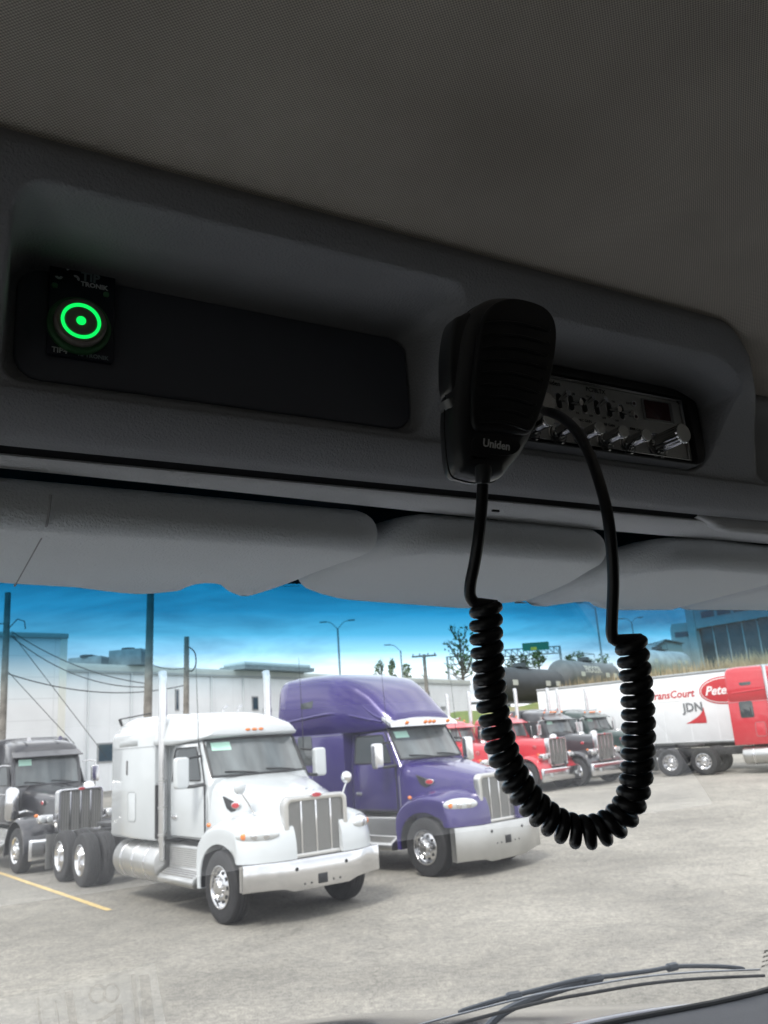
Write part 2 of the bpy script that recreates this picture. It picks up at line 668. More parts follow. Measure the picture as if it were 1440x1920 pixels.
def step_box(root, x0, x1, s, zt=1.02):
    b = MB()
    # stepped box: upper tread then lower tread further out
    poly = [(.62, zt), (1.0, zt), (1.02, zt - .03), (1.02, .66), (1.2, .56), (1.24, .52), (1.24, .46), (1.2, .42), (.62, .42)]
    rings = [[(x, s * y, z) for y, z in poly] for x in (x0, x1)]
    b.loft(rings)
    o = b.build('step_box', alu, root, bevel=.012)
    t = MB()
    for k in range(9):
        z = .70 + k * .032
        t.box(x0 + .08, x1 - .08, *(sorted((s * 1.02, s * 1.028))), z, z + .012)
    for k in range(4):
        y = 1.06 + k * .04
        t.box(x0 + .06, x1 - .06, *(sorted((s * y, s * (y + .015)))), .66 - (y - 1.02) * .56, .668 - (y - 1.02) * .56 + .01)
    t.build('tread', chrome, o)


def stack(root, x, y, z0, z1, r=.075):
    b = MB()
    b.tube([(x, y, z0), (x, y, z1 - .25), (x, y, z1 - .12), (x - .03, y, z1 - .02)], r, 20)
    b.tube([(x, y, z0 - .3), (x, y, z0), (x, y, z0 + .02)], r * .8, 16)
    o = b.build('exhaust_stack', chrome, root, 40)
    for z in (z0 + .1, z0 + .55, z0 + 1.0):
        c = MB()
        c.cyl((x, y, z), (x, y, z + .03), r + .01, n=20)
        c.build('stack_clamp', alu, o)
    g = MB()
    g.box(x - .1, x - .085, y - .1, y + .1, z0 + .05, z0 + .95)
    g.build('heat_shield_bracket', chassis_m, o)


def door_set(root, s, x0, x1, ztop, zbot, mat, y=1.0, yt=.93, wz=2.02):
    """door skin with window and handle, side s"""
    def Y(z): return s * (y + .012 if z < wz else y + .012 + (yt - y) * (z - wz) / (2.7 - wz))
    pts = [(x0, zbot), (x1, zbot), (x1, wz), (x1 - .32, ztop), (x0, ztop)]
    b = MB()
    def panel(pts, th, inset=0, yo=0):
        n = len(pts)
        v = [(x, Y(z) + s * yo, z) for x, z in pts] + [(x, Y(z) + s * (yo + th), z) for x, z in pts]
        f = [tuple(range(n)), tuple(range(2 * n - 1, n - 1, -1))] + [(i, (i + 1) % n, n + (i + 1) % n, n + i) for i in range(n)]
        return v, f
    # skin in two planes: lower, upper frame
    b.add(*panel([(x0, zbot), (x1, zbot), (x1, wz), (x0, wz)], .012))
    v_ = [(x0, wz), (x1, wz), (x1 - .32, ztop), (x0, ztop)]
    b.add(*panel(v_, .012))
    o = b.build('door', mat, root, bevel=.004)
    g = MB()
    gw = [(x0 + .07, wz + .04), (x1 - .10, wz + .04), (x1 - .12, wz + .14), (x1 - .36, ztop - .06), (x0 + .12, ztop - .06), (x0 + .07, ztop - .12)]
    g.add(*panel(gw, .004, yo=.012))
    wn = g.build('window', carglass, o)
    fr = MB()
    ring = [(x, Y(z) + s * .018, z) for x, z in gw]
    fr.tube(ring + [ring[0]], .014, 6)
    fr.build('window_frame', dark, o)
    h = MB()
    h.rprism(rr(.2, .07, .03), 0, .02, .008, fn=lambda a, c, d: (x0 + .16 + a, Y(1.5) + s * (.012 + d), zbot + .30 + c))
    h.build('handle', chrome, o)
    seam = MB()
    sp = [(x, Y(z) + s * .001, z) for x, z in [(x0 - .01, zbot), (x0 - .01, wz), (x0 - .01, ztop + .01), (x1 - .31, ztop + .01), (x1 + .01, wz), (x1 + .01, zbot), (x0 - .01, zbot - .01)]]
    seam.tube(sp, .011, 6)
    seam.build('door_seal', dark, o)


def oval(root, T, a, b_, name='emblem', rim=True):
    o = MB()
    o.rprism([(a * cos(2 * pi * k / 24), b_ * sin(2 * pi * k / 24)) for k in range(24)], 0, .012, .004, fn=lambda x, y, z: tuple(T @ Vector((x, y, z))), both=False)
    e = o.build(name, chrome, root)
    i = MB()
    i.rprism([(a * .8 * cos(2 * pi * k / 24), b_ * .72 * sin(2 * pi * k / 24)) for k in range(24)], .012, .018, .003, fn=lambda x, y, z: tuple(T @ Vector((x, y, z))), both=False)
    i.build('badge', emblem, e)
    return e


def amber_lamps(root, pts, name='marker_lamp', sx=.035, sy=.075, sz=.03):
    for x, y, z in pts:
        b = MB()
        b.ball((x, y, z), sx, sy, sz, n=8)
        b.build(name, amber, root)


def windshield(root, xb, zb, wb_, xt, zt, wt, frame=dark, sticker=True, crown=.12, split=False):
    """curved glass between bottom and top edges; local truck coordinates"""
    def pt(u, v, off=0):
        hw = wb_ + (wt - wb_) * v
        x = xb + (xt - xb) * v - crown * (u * u) * (1 - .0 * v) + off
        z = zb + (zt - zb) * v
        return (x, u * hw, z)
    nu, nv = 16, 6
    def sheet(off, u0=-1, u1=1, v0=0, v1=1):
        vs = [pt(u0 + (u1 - u0) * i / nu, v0 + (v1 - v0) * j / nv, off) for j in range(nv + 1) for i in range(nu + 1)]
        fs = [(j * (nu + 1) + i, j * (nu + 1) + i + 1, (j + 1) * (nu + 1) + i + 1, (j + 1) * (nu + 1) + i) for j in range(nv) for i in range(nu)]
        return vs, fs
    b = MB()
    b.add(*sheet(.03))
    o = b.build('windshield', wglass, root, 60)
    fr = MB()
    per = [pt(-1 + 2 * i / 12, 0, .03) for i in range(13)] + [pt(1, j / 4, .03) for j in range(1, 5)] + [pt(1 - 2 * i / 12, 1, .03) for i in range(1, 13)] + [pt(-1, 1 - j / 4, .03) for j in range(1, 5)]
    fr.tube(per, .022, 6)
    if split: fr.tube([pt(0, 0, .035), pt(0, 1, .035)], .02, 6)
    fr.build('windshield_seal', frame, o)
    if sticker:
        s = MB()
        s.add(*sheet(.034, -.88, -.5, .70, .92))
        s.build('price_sticker', stickm, o)
    for y0, y1 in ((-.1, -.75), (.75, .1)):
        wp = MB()
        wp.tube([pt(y0, .03, .05), pt((y0 + y1) / 2, .09, .06), pt(y1, .12, .05)], .012, 6)
        wp.build('wiper', dark, o)
    return o


def modern_truck(name, label, ox, oy, th, pc, high=False, wb=6.93, stacks=None, sx=-2.33, sy=1.09, wx=-3.5):
    if stacks is None: stacks = not high
    mat = PAINT[pc]
    root = thing(name, label, 'truck', (ox, oy, gz(ox, oy)), th, 'semi trucks parked on the lot')
    chassis(root, wb, (-4.28, -2.35), 'modern')
    for s in (1, -1): step_box(root, -2.2, -.88, s)
    # hood
    def hp(x):
        t = (x + .78) / 1.66
        w_ = .96 + (.60 - .96) * sst(0, 1, t)
        zt = 2.10 - .36 * (t ** 1.15)
        zb_ = .95
        pr = [(0, zt), (w_ * .45, zt - .01), (w_ * .74, zt - .045), (w_ * .9, zt - .12), (w_ * .97, zt - .22), (w_, zt - .36), (w_ + .02, 1.4), (w_ + .02, 1.15), (w_, zb_), (w_ * .5, zb_)]
        return [(0, zt)] + pr[1:] + [(0, zb_)]
    b = MB()
    xs = [-.78, -.6, -.4, -.2, 0, .2, .4, .6, .75, .84, .88]
    rings = []
    for x in xs:
        pr = hp(x)
        if x > .8:
            k = (x - .8) * .5
            pr = [(y * (1 - k), z - (k * .5 if z > 1.3 else 0)) for y, z in pr]
        rings.append(ringy(x, pr))
    b.loft(rings)
    # fenders
    cz, rw = .54, .655
    outer = spline([Vector(p) for p in [(-.76, .46), (-.76, .9), (-.70, 1.18), (-.5, 1.37), (-.25, 1.46), (.05, 1.50), (.35, 1.48), (.65, 1.42), (.88, 1.3), (.98, 1.12), (1.0, .88)]], 4)
    no = len(outer)
    for s in (1, -1):
        def fn(x, z, y):
            t = max(0, (y - .55) / .67)
            xx = x - (.34 * t ** 2.2) * sst(.45, 1.0, x)
            zz = z - (.10 * t ** 2) * sst(.8, 1.4, z) + .10 * (1 - t) * sst(1.0, 1.45, z)
            return (xx, s * y, zz)
        sec = []
        for i in range(no):
            O = outer[i]
            an_ = radians(188 - (188 - 33) * i / (no - 1))
            A = Vector((rw * cos(an_), cz + rw * sin(an_)))
            if i >= no - 6: A = Vector((A.x + (.95 - A.x) * 0, max(.86, A.y)))
            D = (A - O)
            L = max(D.length, .001)
            u = D / L
            rd = min(.07, L * .45)
            q = [fn(O.x, O.y, y) for y in (.42, .6, .75, .9, 1.02, 1.10, 1.15)]
            for k in (1, 2, 3, 4):
                a = pi / 2 * k / 4
                p_ = O + u * rd * (1 - cos(a))
                q.append(fn(p_.x, p_.y, 1.15 + .07 * sin(a)))
            for k in (.35, .75, .97):
                p_ = O + D * (rd / L + (1 - rd / L) * k)
                q.append(fn(p_.x, p_.y, 1.22 - .015 * k))
            q += [fn(A.x, A.y, y) for y in (1.195, 1.15, .42)]
            sec.append(q)
        b.loft(sec)
    hood = b.build('hood', mat, root, 50)
    # inner wheel housings
    for s in (1, -1):
        l_ = MB()
        ring1 = [((rw - .012) * cos(radians(a)), s * .5, cz + (rw - .012) * sin(radians(a))) for a in range(-5, 190, 12)]
        ring2 = [(p[0], s * 1.19, p[2]) for p in ring1]
        l_.loft([ring1, ring2], closed=False)
        l_.box(-.7, .7, min(s * .47, s * .5), max(s * .47, s * .5), .5, 1.2)
        l_.build('wheel_housing', dark, root)
    # hood crease/vent with badge
    for s in (1, -1):
        v = MB()
        poly_v = [(-.40, 1.80), (-.12, 1.70), (-.08, 1.66), (-.12, 1.58), (-.20, 1.56), (-.30, 1.62)]
        def yh(x):
            t = (x + .78) / 1.66
            return .96 + (.60 - .96) * sst(0, 1, t)
        v.rprism(poly_v, -.02, .012, .004, fn=lambda x, z, d: (x, s * (yh(x) - .005 + (.01 if z < 1.7 else 0) + d), z), both=False)
        v.build('side_vent', dark, hood)
        T = TM((-.1, s * (yh(-.1) + .012), 1.66), (s * -.95 if 0 else -1 * s, .28, 0) if 0 else (1, -s * .3, 0), (0, 0, 1))
        if s > 0: T = TM((-.1, s * (yh(-.1) + .012), 1.66), (-1, s * .3, 0), (0, 0, 1))
        oval(hood, T, .10, .055, 'side_badge')
    # grille
    g = MB()
    T = TM((.90, 0, 1.31), (0, 1, 0), (0, 0, 1))
    fn = lambda x, y, z: tuple(T @ Vector((x, y, z)))
    outl = rr(1.16, .90, .12, 6)
    inl = rr(1.00, .745, .07, 6)
    # frame ring
    def frame_ring(ol, il, z0, z1):
        n = len(ol)
        v = [fn(*p, z0) for p in ol] + [fn(*p, z1) for p in ol] + [fn(*p, z1) for p in il] + [fn(*p, z0) for p in il]
        f = []
        for k in range(3):
            for i in range(n):
                f.append((k * n + i, k * n + (i + 1) % n, (k + 1) * n + (i + 1) % n, (k + 1) * n + i))
        return v, f
    g.add(*frame_ring(outl, inl, -.10, .03))
    fr = g.build('grille', M('satin_chrome', (.62, .61, .59), .28, 1), root, bevel=.012)
    m = MB()
    m.rprism(inl, -.04, -.005, .003, fn=fn, both=False)
    m.build('grille_screen', grille_m, fr)
    bars = MB()
    for k in range(34):
        z = .93 + k * .0228
        bars.box(.898, .904, -.495, .495, z, z + .008)
    bars.build('grille_bar', M('grille_wire', (.30, .295, .28), .45, .6), fr)
    for y in (-.27, 0, .27):
        vb = MB()
        vb.box(.89, .915, y - .016, y + .016, .93, 1.69)
        vb.build('grille_strip', chrome, fr, bevel=.008)
    oval(fr, TM((.935, 0, 1.755), (0, 1, 0), (.0, 0, 1)), .11, .045)
    orn = MB()
    orn.tube([(.62, 0, 1.83), (.75, 0, 1.85), (.86, 0, 1.82)], [.012, .02, .012], 8)
    orn.build('hood_ornament', chrome, hood)
    # bumper
    bu = MB()
    def bx(y): return 1.02 - .20 * sst(.62, 1.24, abs(y))
    ys = [-1.235, -1.2, -1.1, -.95, -.8, -.65, -.5, -.25, 0, .25, .5, .65, .8, .95, 1.1, 1.2, 1.235]
    rings = []
    zl = .29 if high else .50
    for y in ys:
        x = bx(y)
        zb_ = zl - .06 * (1 - sst(.5, .7, abs(y)))
        zt_ = .87
        rings.append([(x - .05, y, zb_), (x - .008, y, zb_), (x, y, zb_ + .02), (x, y, zt_ - .03), (x - .012, y, zt_), (x - .05, y, zt_)])
    bu.loft(rings)
    for s in (1, -1): bu.box(.70, .80, min(s * 1.2, s * 1.235), max(s * 1.2, s * 1.235), zl + .01, .86)
    bo = bu.build('bumper', chrome if not high else alu, root, 30, bevel=0)
    pl = MB()
    pl.box(1.018, 1.028, -.08, .09, .49, .63)
    pl.build('tow_hook_cover', dark, bo, bevel=.01)
    for y, z_, r_ in ((-.45, .74, .028), (.45, .74, .028), (-.32, .52, .014), (-.2, .52, .014), (.2, .52, .014), (.32, .52, .014)):
        ft = MB()
        ft.cyl((1.0, y, z_), (1.026, y, z_), r_, n=14)
        ft.build('bumper_bolt', dark, bo)
    # headlamps
    for s in (1, -1):
        h = MB()
        cs = []
        P0 = Vector((.52, s * 1.17, 1.27))
        P1 = Vector((.90, s * .68, 1.24))
        ax = (P1 - P0).normalized()
        nrm = Vector((ax.y * -s, ax.x * s, 0)) if 0 else Vector((abs(ax.y), s * abs(ax.x), 0)).normalized()
        cen = (P0 + P1) / 2 + nrm * .03
        T = Matrix(((ax.x, nrm.x, 0, cen.x), (ax.y, nrm.y, 0, cen.y), (0, 0, 1, cen.z), (0, 0, 0, 1)))
        h.ball((0, 0, 0), .335, .115, .12, n=14, T=T)
        ho = h.build('headlamp', lens, root, 60)
        for k, (dx, rad_, mt) in enumerate(((-.19, .05, amber), (-.03, .065, chrome), (.14, .065, chrome))):
            q = MB()
            q.ball((dx, .10 - abs(dx) * .12, 0), rad_, .03, rad_, n=8, T=T)
            q.build('lamp_bulb', mt, ho)
    # cab
    c = MB()
    st = []
    def cabprof(zt_, wl, wt_):
        return [(0, zt_), (wt_ * .7, zt_), (wt_ * .94, zt_ - .03), (wt_, zt_ - .10), (wl, min(2.0, zt_ - .14)), (wl, 1.6), (wl, 1.18), (wl * .96, 1.12), (0, 1.12)]
    for x, zt_, wl, wt_ in ((-.74, 2.09, .97, .93), (-.82, 2.16, .99, .95), (-1.12, 2.70, 1.0, .93), (-1.3, 2.74, 1.0, .93), (-2.18, 2.74, 1.0, .94), (-2.2, 2.74, 1.0, .94)):
        st.append(ringy(x, cabprof(zt_, wl, wt_)))
    c.loft(st)
    # cowl filler down to steps
    c.box(-.88, -.72, -.97, .97, .95, 1.4)
    cab = c.build('cab', mat, root, 40)
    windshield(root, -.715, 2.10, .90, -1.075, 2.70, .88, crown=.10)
    for s in (1, -1):
        door_set(root, s, -2.13, -.86, 2.66, 1.16, mat)
        mirrors_modern(root, mat if pc == 'white' else chrome, s)
        amber_lamps(root, [(-.30, s * 1.215, 1.40)], 'turn_lamp', .05, .03, .035)
    if pc == 'white':
        hood_mirror(root, .42, -.80, 1.52, -1, mat)
        hood_mirror(root, .42, .80, 1.52, 1, chrome)
    # sleeper
    s_ = MB()
    zt_ = 3.0 if not high else 2.86
    def slp(x, k=0):
        w_ = 1.2 - k
        return ringy(x, [(0, zt_ - k), (w_ * .9, zt_ - k), (w_ * .97, zt_ - .05 - k), (w_, zt_ - .15 - k), (w_, 2.0), (w_, 1.12), (w_ - .03, 1.07), (0, 1.07)])
    x_front = -2.48 if not high else -2.22
    s_.loft([slp(-4.5, .03), slp(-4.46), slp(x_front - .04), slp(x_front, .03)])
    if not high:
        s_.box(-2.49, -2.19, -.9, .9, 1.2, 2.9)
    sl = s_.build('sleeper', mat, root, 40)
    for s in (1, -1):
        hm = MB()
        fnl = lambda a, z, d: (a, s * (1.2 + d), z)
        hm.rprism([(x - 3.45, z + 1.62) for x, z in rr(.34, .5, .06)], -.01, .008, .003, fn=fnl, both=False)
        hatch = hm.build('luggage_hatch', mat, sl)
        hs = MB()
        rg = [(x - 3.45, s * 1.204, z + 1.62) for x, z in rr(.36, .52, .07)]
        hs.tube(rg + [rg[0]], .006, 6)
        hs.build('hatch_seal', M('seam_grey', (.25, .26, .27), .6), hatch)
        vs = MB()
        vs.rprism([(x - 3.7, z + 2.32) for x, z in rr(.06, .26, .025)], -.01, .012, .003, fn=fnl, both=False)
        vs.build('side_lamp', M('smoke_lens', (.12, .12, .12), .4), sl)
        sd_ = MB()
        sd_.box(-4.5, x_front, *sorted((s * 1.195, s * 1.2035)), 2.665, 2.675)
        sd_.build('body_seam', M('seam_grey'), sl)
        if high:
            for (cx_, cz_, w2, h2) in ((wx, 2.38, .5, .62), (wx + .1, 3.46, .44, .36)):
                wn = MB()
                yy = 1.2 if cz_ < 3 else 1.163
                wn.rprism([(x + cx_, z + cz_) for x, z in rr(w2, h2, .07)], -.02, .012, .003, fn=lambda a, z, d: (a, s * (yy + d - (0 if cz_ < 3 else (z - 3.46) * .13)), z), both=False)
                wn.build('window', carglass, sl)
    # roof fairing
    r = MB()
    rr_ = []
    if not high:
        stn = [(-.93, 2.90, 2.76, .86), (-1.02, 2.97, 2.73, .91), (-1.25, 3.05, 2.70, .95), (-1.7, 3.14, 2.68, .98), (-2.1, 3.19, 2.66, 1.05), (-2.5, 3.22, 2.68, 1.19), (-3.2, 3.26, 2.68, 1.2), (-4.1, 3.28, 2.68, 1.2), (-4.4, 3.24, 2.68, 1.195), (-4.49, 3.14, 2.7, 1.17)]
    else:
        stn = [(-.98, 3.0, 2.78, .86), (-1.06, 3.06, 2.74, .93), (-1.3, 3.24, 2.70, .98), (-1.6, 3.52, 2.68, 1.02), (-1.9, 3.73, 2.68, 1.08), (-2.2, 3.87, 2.68, 1.2), (-2.7, 3.98, 2.68, 1.2), (-3.3, 4.03, 2.68, 1.2), (-4.1, 4.04, 2.68, 1.2), (-4.38, 4.02, 2.68, 1.2), (-4.47, 3.94, 2.7, 1.18)]
    for x, zt2, zb2, w2 in stn:
        hgt = zt2 - zb2
        sh = min(.34 if not high else .24, hgt * .75)
        tp = w2 * (.95 if high and zt2 > 3.5 else .97)
        rr_.append(ringy(x, [(0, zt2), (tp * .5, zt2 - .008), (tp * .72, zt2 - .03), (tp * .86, zt2 - sh * .25), (tp * .95, zt2 - sh * .55), (tp, zt2 - sh), (w2, (zt2 - sh + zb2) / 2), (w2, zb2 + .02), (w2 - .03, zb2), (0, zb2)]))
    r.loft(rr_)
    rf = r.build('roof_fairing', mat, root, 60)
    if high:
        for s in (1, -1):
            for pth in ([(-3.1, 1.045, 3.83), (-2.6, 1.055, 3.70), (-2.2, 1.04, 3.52), (-1.8, .995, 3.26), (-1.45, .965, 3.02), (-1.2, .95, 2.92)],
                        [(-4.3, 1.185, 3.02), (-3.4, 1.195, 3.08), (-2.6, 1.185, 3.12), (-2.1, 1.12, 3.06), (-1.6, 1.01, 2.94), (-1.2, .95, 2.86)]):
                q = MB()
                q.tube(spline([Vector((a_, s * b_, c_)) for a_, b_, c_ in pth], 4), .035, 8)
                q.build('roof_ridge', mat, rf, 60)
    for s in (1, -1):
        q = MB()
        q.tube([(-.795, s * .985, 1.0), (-.795, s * .985, 1.75), (-.80, s * .955, 1.98)], .007, 6)
        q.build('hood_seam', M('seam_grey'), hood)
    # sun visor
    v = MB()
    vr = []
    nseg = 14
    for k in range(nseg + 1):
        u = -1 + 2 * k / nseg
        y = u * 1.0
        x = -.74 - .16 * u * u
        vr.append([(x - .30, y * .98, 2.96), (x - .02, y, 2.80), (x, y, 2.74), (x - .02, y, 2.735), (x - .30, y * .98, 2.90)])
    v.loft(vr)
    if high:
        vis = v.build('sun_visor', chrome, root, 50)
        lx = lambda u: -.76 - .16 * u * u
        amber_lamps(vis, [(lx(u) - .0, u, 2.815) for u in (-.62, -.13, 0, .13, .62)], sx=.035, sy=.05, sz=.035)
    else:
        amber_lamps(rf, [(-.93 - .05 * abs(u), u * 1.0, 2.84) for u in (-.66, -.13, 0, .13, .66)], sx=.03, sy=.055, sz=.025)
        for y in (-.1, .2):
            hn = MB()
            hn.tube([(-1.9, y, 3.14), (-1.9, y, 3.26), (-1.75, y, 3.29)], .022, 8)
            hn.build('air_horn', chrome, rf)
        at_ = MB()
        at_.tube([(-4.25, -1.1, 3.12), (-4.3, -1.13, 3.25)], .03, 8)
        at_.tube([(-4.3, -1.12, 3.25), (-4.0, -.6, 3.33)], .012, 6)
        at_.build('grab_bracket', dark, rf)
    for y in (-1.04, 1.04):
        an = MB()
        an.tube([(-1.0, y, 2.4), (-1.0, y, 3.0), (-1.05, y * 1.01, 4.1)], [.008, .006, .003], 5)
        an.build('antenna', dark, root)
    if stacks:
        for s in (1, -1):
            stack(root, sx, s * sy, 1.05, 4.0)
    return root


def classic_truck(name, label, ox, oy, th, pc, sleeper=0, wb=6.2, roofz=2.78, stripe_mat=None, stacks=True, roofmat=None, far=True, nose=.62, wtop=2.52, lamps=True):
    mat = PAINT[pc]
    root = thing(name, label, 'truck', (ox, oy, gz(ox, oy)), th, 'semi trucks parked on the lot')
    chassis(root, wb, (-3.9, -2.5), 'classic')
    for s in (1, -1): step_box(root, -2.3, -1.25, s, .95)
    # long square hood
    b = MB()
    rings = []
    for x in (-1.3, -1.0, -.5, 0, .4, .62, nose + .02):
        t = (x + 1.3) / 1.9
        w_ = .66 + (.54 - .66) * t
        zt = 1.98 - .16 * t
        rings.append(ringy(x, [(0, zt), (w_ * .6, zt - .015), (w_ * .85, zt - .06), (w_ * .97, zt - .14), (w_, zt - .25), (w_, 1.05), (w_ * .5, 1.02), (0, 1.02)]))
    b.loft(rings)
    hood = b.build('hood', mat, root, 50)
    # round crown fenders
    for s in (1, -1):
        f = MB()
        sec = []
        for a in range(-4, 205, 11):
            A = radians(a)
            R0 = .66
            cxx, czz = R0 * cos(A), .56 + R0 * .98 * sin(A)
            cxo, czo = (R0 + .05) * cos(A), .56 + (R0 + .05) * .98 * sin(A)
            if a > 150:
                k = (a - 150) / 55
                cxx -= .12 * k
                cxo -= .12 * k
            sec.append([(cxx, s * .5, czz), (cxx, s * 1.2, czz - .02), (cxx * .98, s * 1.23, czz - .03), (cxo * .99, s * 1.235, czo - .06), (cxo, s * 1.15, czo), (cxo, s * .95, czo + .03), (cxo, s * .5, czo + .04)])
        f.loft(sec)
        f.build('fender', mat, root, 50)
        # headlamp pod on bracket
        h = MB()
        h.rprism(rr(.36, .2, .06), -.16, .06, .03, fn=lambda y, z, x: (nose + .02 + x, s * .83 + y, 1.22 + z))
        hp_ = h.build('headlamp', chrome, root)
        for dy in (-.085, .085):
            q = MB()
            q.ball((nose + .08, s * .83 + dy, 1.22), .02, .075, .075, n=8)
            q.build('lamp_glass', lens, hp_)
        br = MB()
        br.tube([(nose - .1, s * .56, 1.15), (nose - .08, s * .75, 1.1), (nose - .05, s * .83, 1.12)], .03, 8)
        br.build('lamp_bracket', chrome, hp_)
        amber_lamps(root, [(nose - .12, s * 1.0, 1.31)], 'turn_lamp', .05, .05, .04)
        # air cleaner
        ac = MB()
        ac.tube([(-1.05, s * .98, 1.15), (-1.05, s * .98, 1.22), (-1.05, s * .98, 1.9), (-1.05, s * .98, 1.98)], [.1, .17, .17, .1], 20)
        ac.tube([(-1.05, s * .9, 1.3), (-1.05, s * .6, 1.35)], .06, 10)
        ac.build('air_cleaner', chrome, root, 50)
    # grille surround and bars
    g = MB()
    T = TM((nose + .04, 0, 1.36), (0, 1, 0), (0, 0, 1))
    fn = lambda x, y, z: tuple(T @ Vector((x, y, z)))
    ol = rr(1.12, 1.02, .10, 5)
    il = rr(1.0, .92, .06, 5)
    n = len(ol)
    v = [fn(*p, -.16) for p in ol] + [fn(*p, .04) for p in ol] + [fn(*p, .04) for p in il] + [fn(*p, -.1) for p in il]
    g.add(v, [(k * n + i, k * n + (i + 1) % n, (k + 1) * n + (i + 1) % n, (k + 1) * n + i) for k in range(3) for i in range(n)])
    fr = g.build('grille', chrome, root, bevel=.012)
    m = MB()
    m.rprism(il, -.05, -.01, .003, fn=fn, both=False)
    m.build('grille_screen', grille_m, fr)
    vb = MB()
    for k in range(17):
        y = -.48 + k * .06
        vb.box(nose + .03, nose + .048, y - .008, y + .008, .90, 1.82)
    vb.build('grille_bar', M('grille_wire'), fr)
    for k, y in enumerate((-.25, 0, .25)):
        q = MB()
        q.box(nose + .04, nose + .06, y - .018, y + .018, .90, 1.80)
        q.build('grille_strip', chrome, fr, bevel=.006)
    oval(fr, TM((nose + .085, 0, 1.85), (0, 1, 0), (0, 0, 1)), .1, .045)
    for s in (1, -1):
        T2 = TM((.05, s * .60, 1.56), (-1 * s, 0, 0) if s > 0 else (1, 0, 0), (0, 0, 1))
        oval(hood, T2, .09, .06, 'side_badge')
    # bumper
    bu = MB()
    prof = [(0, .34), (.035, .36), (.05, .40), (.05, .74), (.035, .78), (0, .80), (-.03, .8), (-.03, .34)]
    rings = []
    for y in (-1.22, -1.19, -1.0, -.5, 0, .5, 1.0, 1.19, 1.22):
        o_ = .06 if abs(y) > 1.2 else (.01 if abs(y) > 1.1 else 0)
        rings.append([(nose + .18 + x - o_, y, z) for x, z in prof])
    bu.loft(rings)
    bo = bu.build('bumper', chrome, root, 40)
    for s in (1, -1):
        bb = MB()
        bb.cyl((nose + .22, s * .78, .56), (nose + .245, s * .78, .56), .07, n=16)
        bb.build('fog_lamp', lens, bo)
    # cab
    c = MB()
    cabw = .98
    rings = []
    for x, zt, wl, wt in ((-1.28, 1.95, .93, .9), (-1.34, 2.02, .97, .93), (-1.46, wtop, .97, .9), (-1.6, roofz - .09, .97, .89), (-1.8, roofz, .97, .89), (-2.5, roofz + (.12 if sleeper else 0), .97, .9), (-2.56, roofz + (.10 if sleeper else -.06), .96, .88)):
        rings.append(ringy(x, [(0, zt), (wt * .5, zt - .006), (wt * .8, zt - .03), (wt * .95, zt - .08), (wt, zt - .14), (wl, min(1.95, zt - .16)), (wl, 1.6), (wl, 1.1), (wl * .96, 1.05), (0, 1.05)]))
    c.loft(rings)
    cab = c.build('cab', mat, root, 45)
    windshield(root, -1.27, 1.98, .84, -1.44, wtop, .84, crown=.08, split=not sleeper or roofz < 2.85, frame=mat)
    for s in (1, -1):
        door_set(root, s, -2.42, -1.32, 2.56, 1.12, mat, y=.97, yt=.90, wz=1.98)
        mo = MB()
        mo.rprism(rr(.22, .42, .03), -.04, .04, .02, fn=lambda y, z, x: (-1.42 + x, s * 1.33 + y, 2.16 + z))
        mir = mo.build('mirror', chrome, root)
        for pth in ([(-1.38, s * .96, 2.5), (-1.40, s * 1.15, 2.52), (-1.42, s * 1.33, 2.48), (-1.42, s * 1.33, 2.36)], [(-1.38, s * .98, 1.8), (-1.40, s * 1.15, 1.8), (-1.42, s * 1.33, 1.84), (-1.42, s * 1.33, 1.96)]):
            ar = MB()
            ar.tube(pth, .018, 8)
            ar.build('mirror_arm', chrome, mir)
    # visor + lamps + horns
    v = MB()
    vr = []
    for k in range(11):
        u = -1 + k / 5
        x = -1.2 - .10 * u * u
        dz = wtop - 2.52
        vr.append([(x - .26, u * .9, 2.66 + dz), (x, u * .93, 2.52 + dz), (x - .005, u * .93, 2.50 + dz), (x - .26, u * .9, 2.62 + dz)])
    v.loft(vr)
    v.build('sun_visor', mat, root, 50)
    if lamps: amber_lamps(root, [(-1.60, y, roofz - .02) for y in (-.6, -.16, 0, .16, .6)], sx=.05, sy=.04, sz=.04)
    for y in (-.42, .42):
        hn = MB()
        hn.tube([(-2.1, y, roofz + .08), (-1.8, y, roofz + .08), (-1.66, y, roofz + .08)], [.02, .025, .06], 10)
        hn.build('air_horn', chrome if not roofmat else mat, root)
    if sleeper:
        s_ = MB()
        zt_ = roofz + .16
        def slp(x, k=0):
            w_ = 1.08 - k
            return ringy(x, [(0, zt_ - k), (w_ * .6, zt_ - .01 - k), (w_ * .9, zt_ - .06 - k), (w_, zt_ - .2 - k), (w_, 2.0), (w_, 1.1), (w_ - .03, 1.05), (0, 1.05)])
        s_.loft([slp(-2.62 - sleeper, .04), slp(-2.58 - sleeper), slp(-2.62), slp(-2.57, .04)])
        sl = s_.build('sleeper', mat, root, 45)
        for s in (1, -1):
            wn = MB()
            wn.rprism([(x - 2.62 - sleeper * .55, z + 2.3) for x, z in rr(.42, .5, .07)], -.02, .012, .003, fn=lambda a, z, d: (a, s * (1.08 + d), z), both=False)
            wn.build('window', carglass, sl)
    if stacks:
        for s in (1, -1):
            stack(root, -2.72 if not sleeper else -2.58, s * (1.12 if sleeper else .9), 1.1, 3.9)
    return root


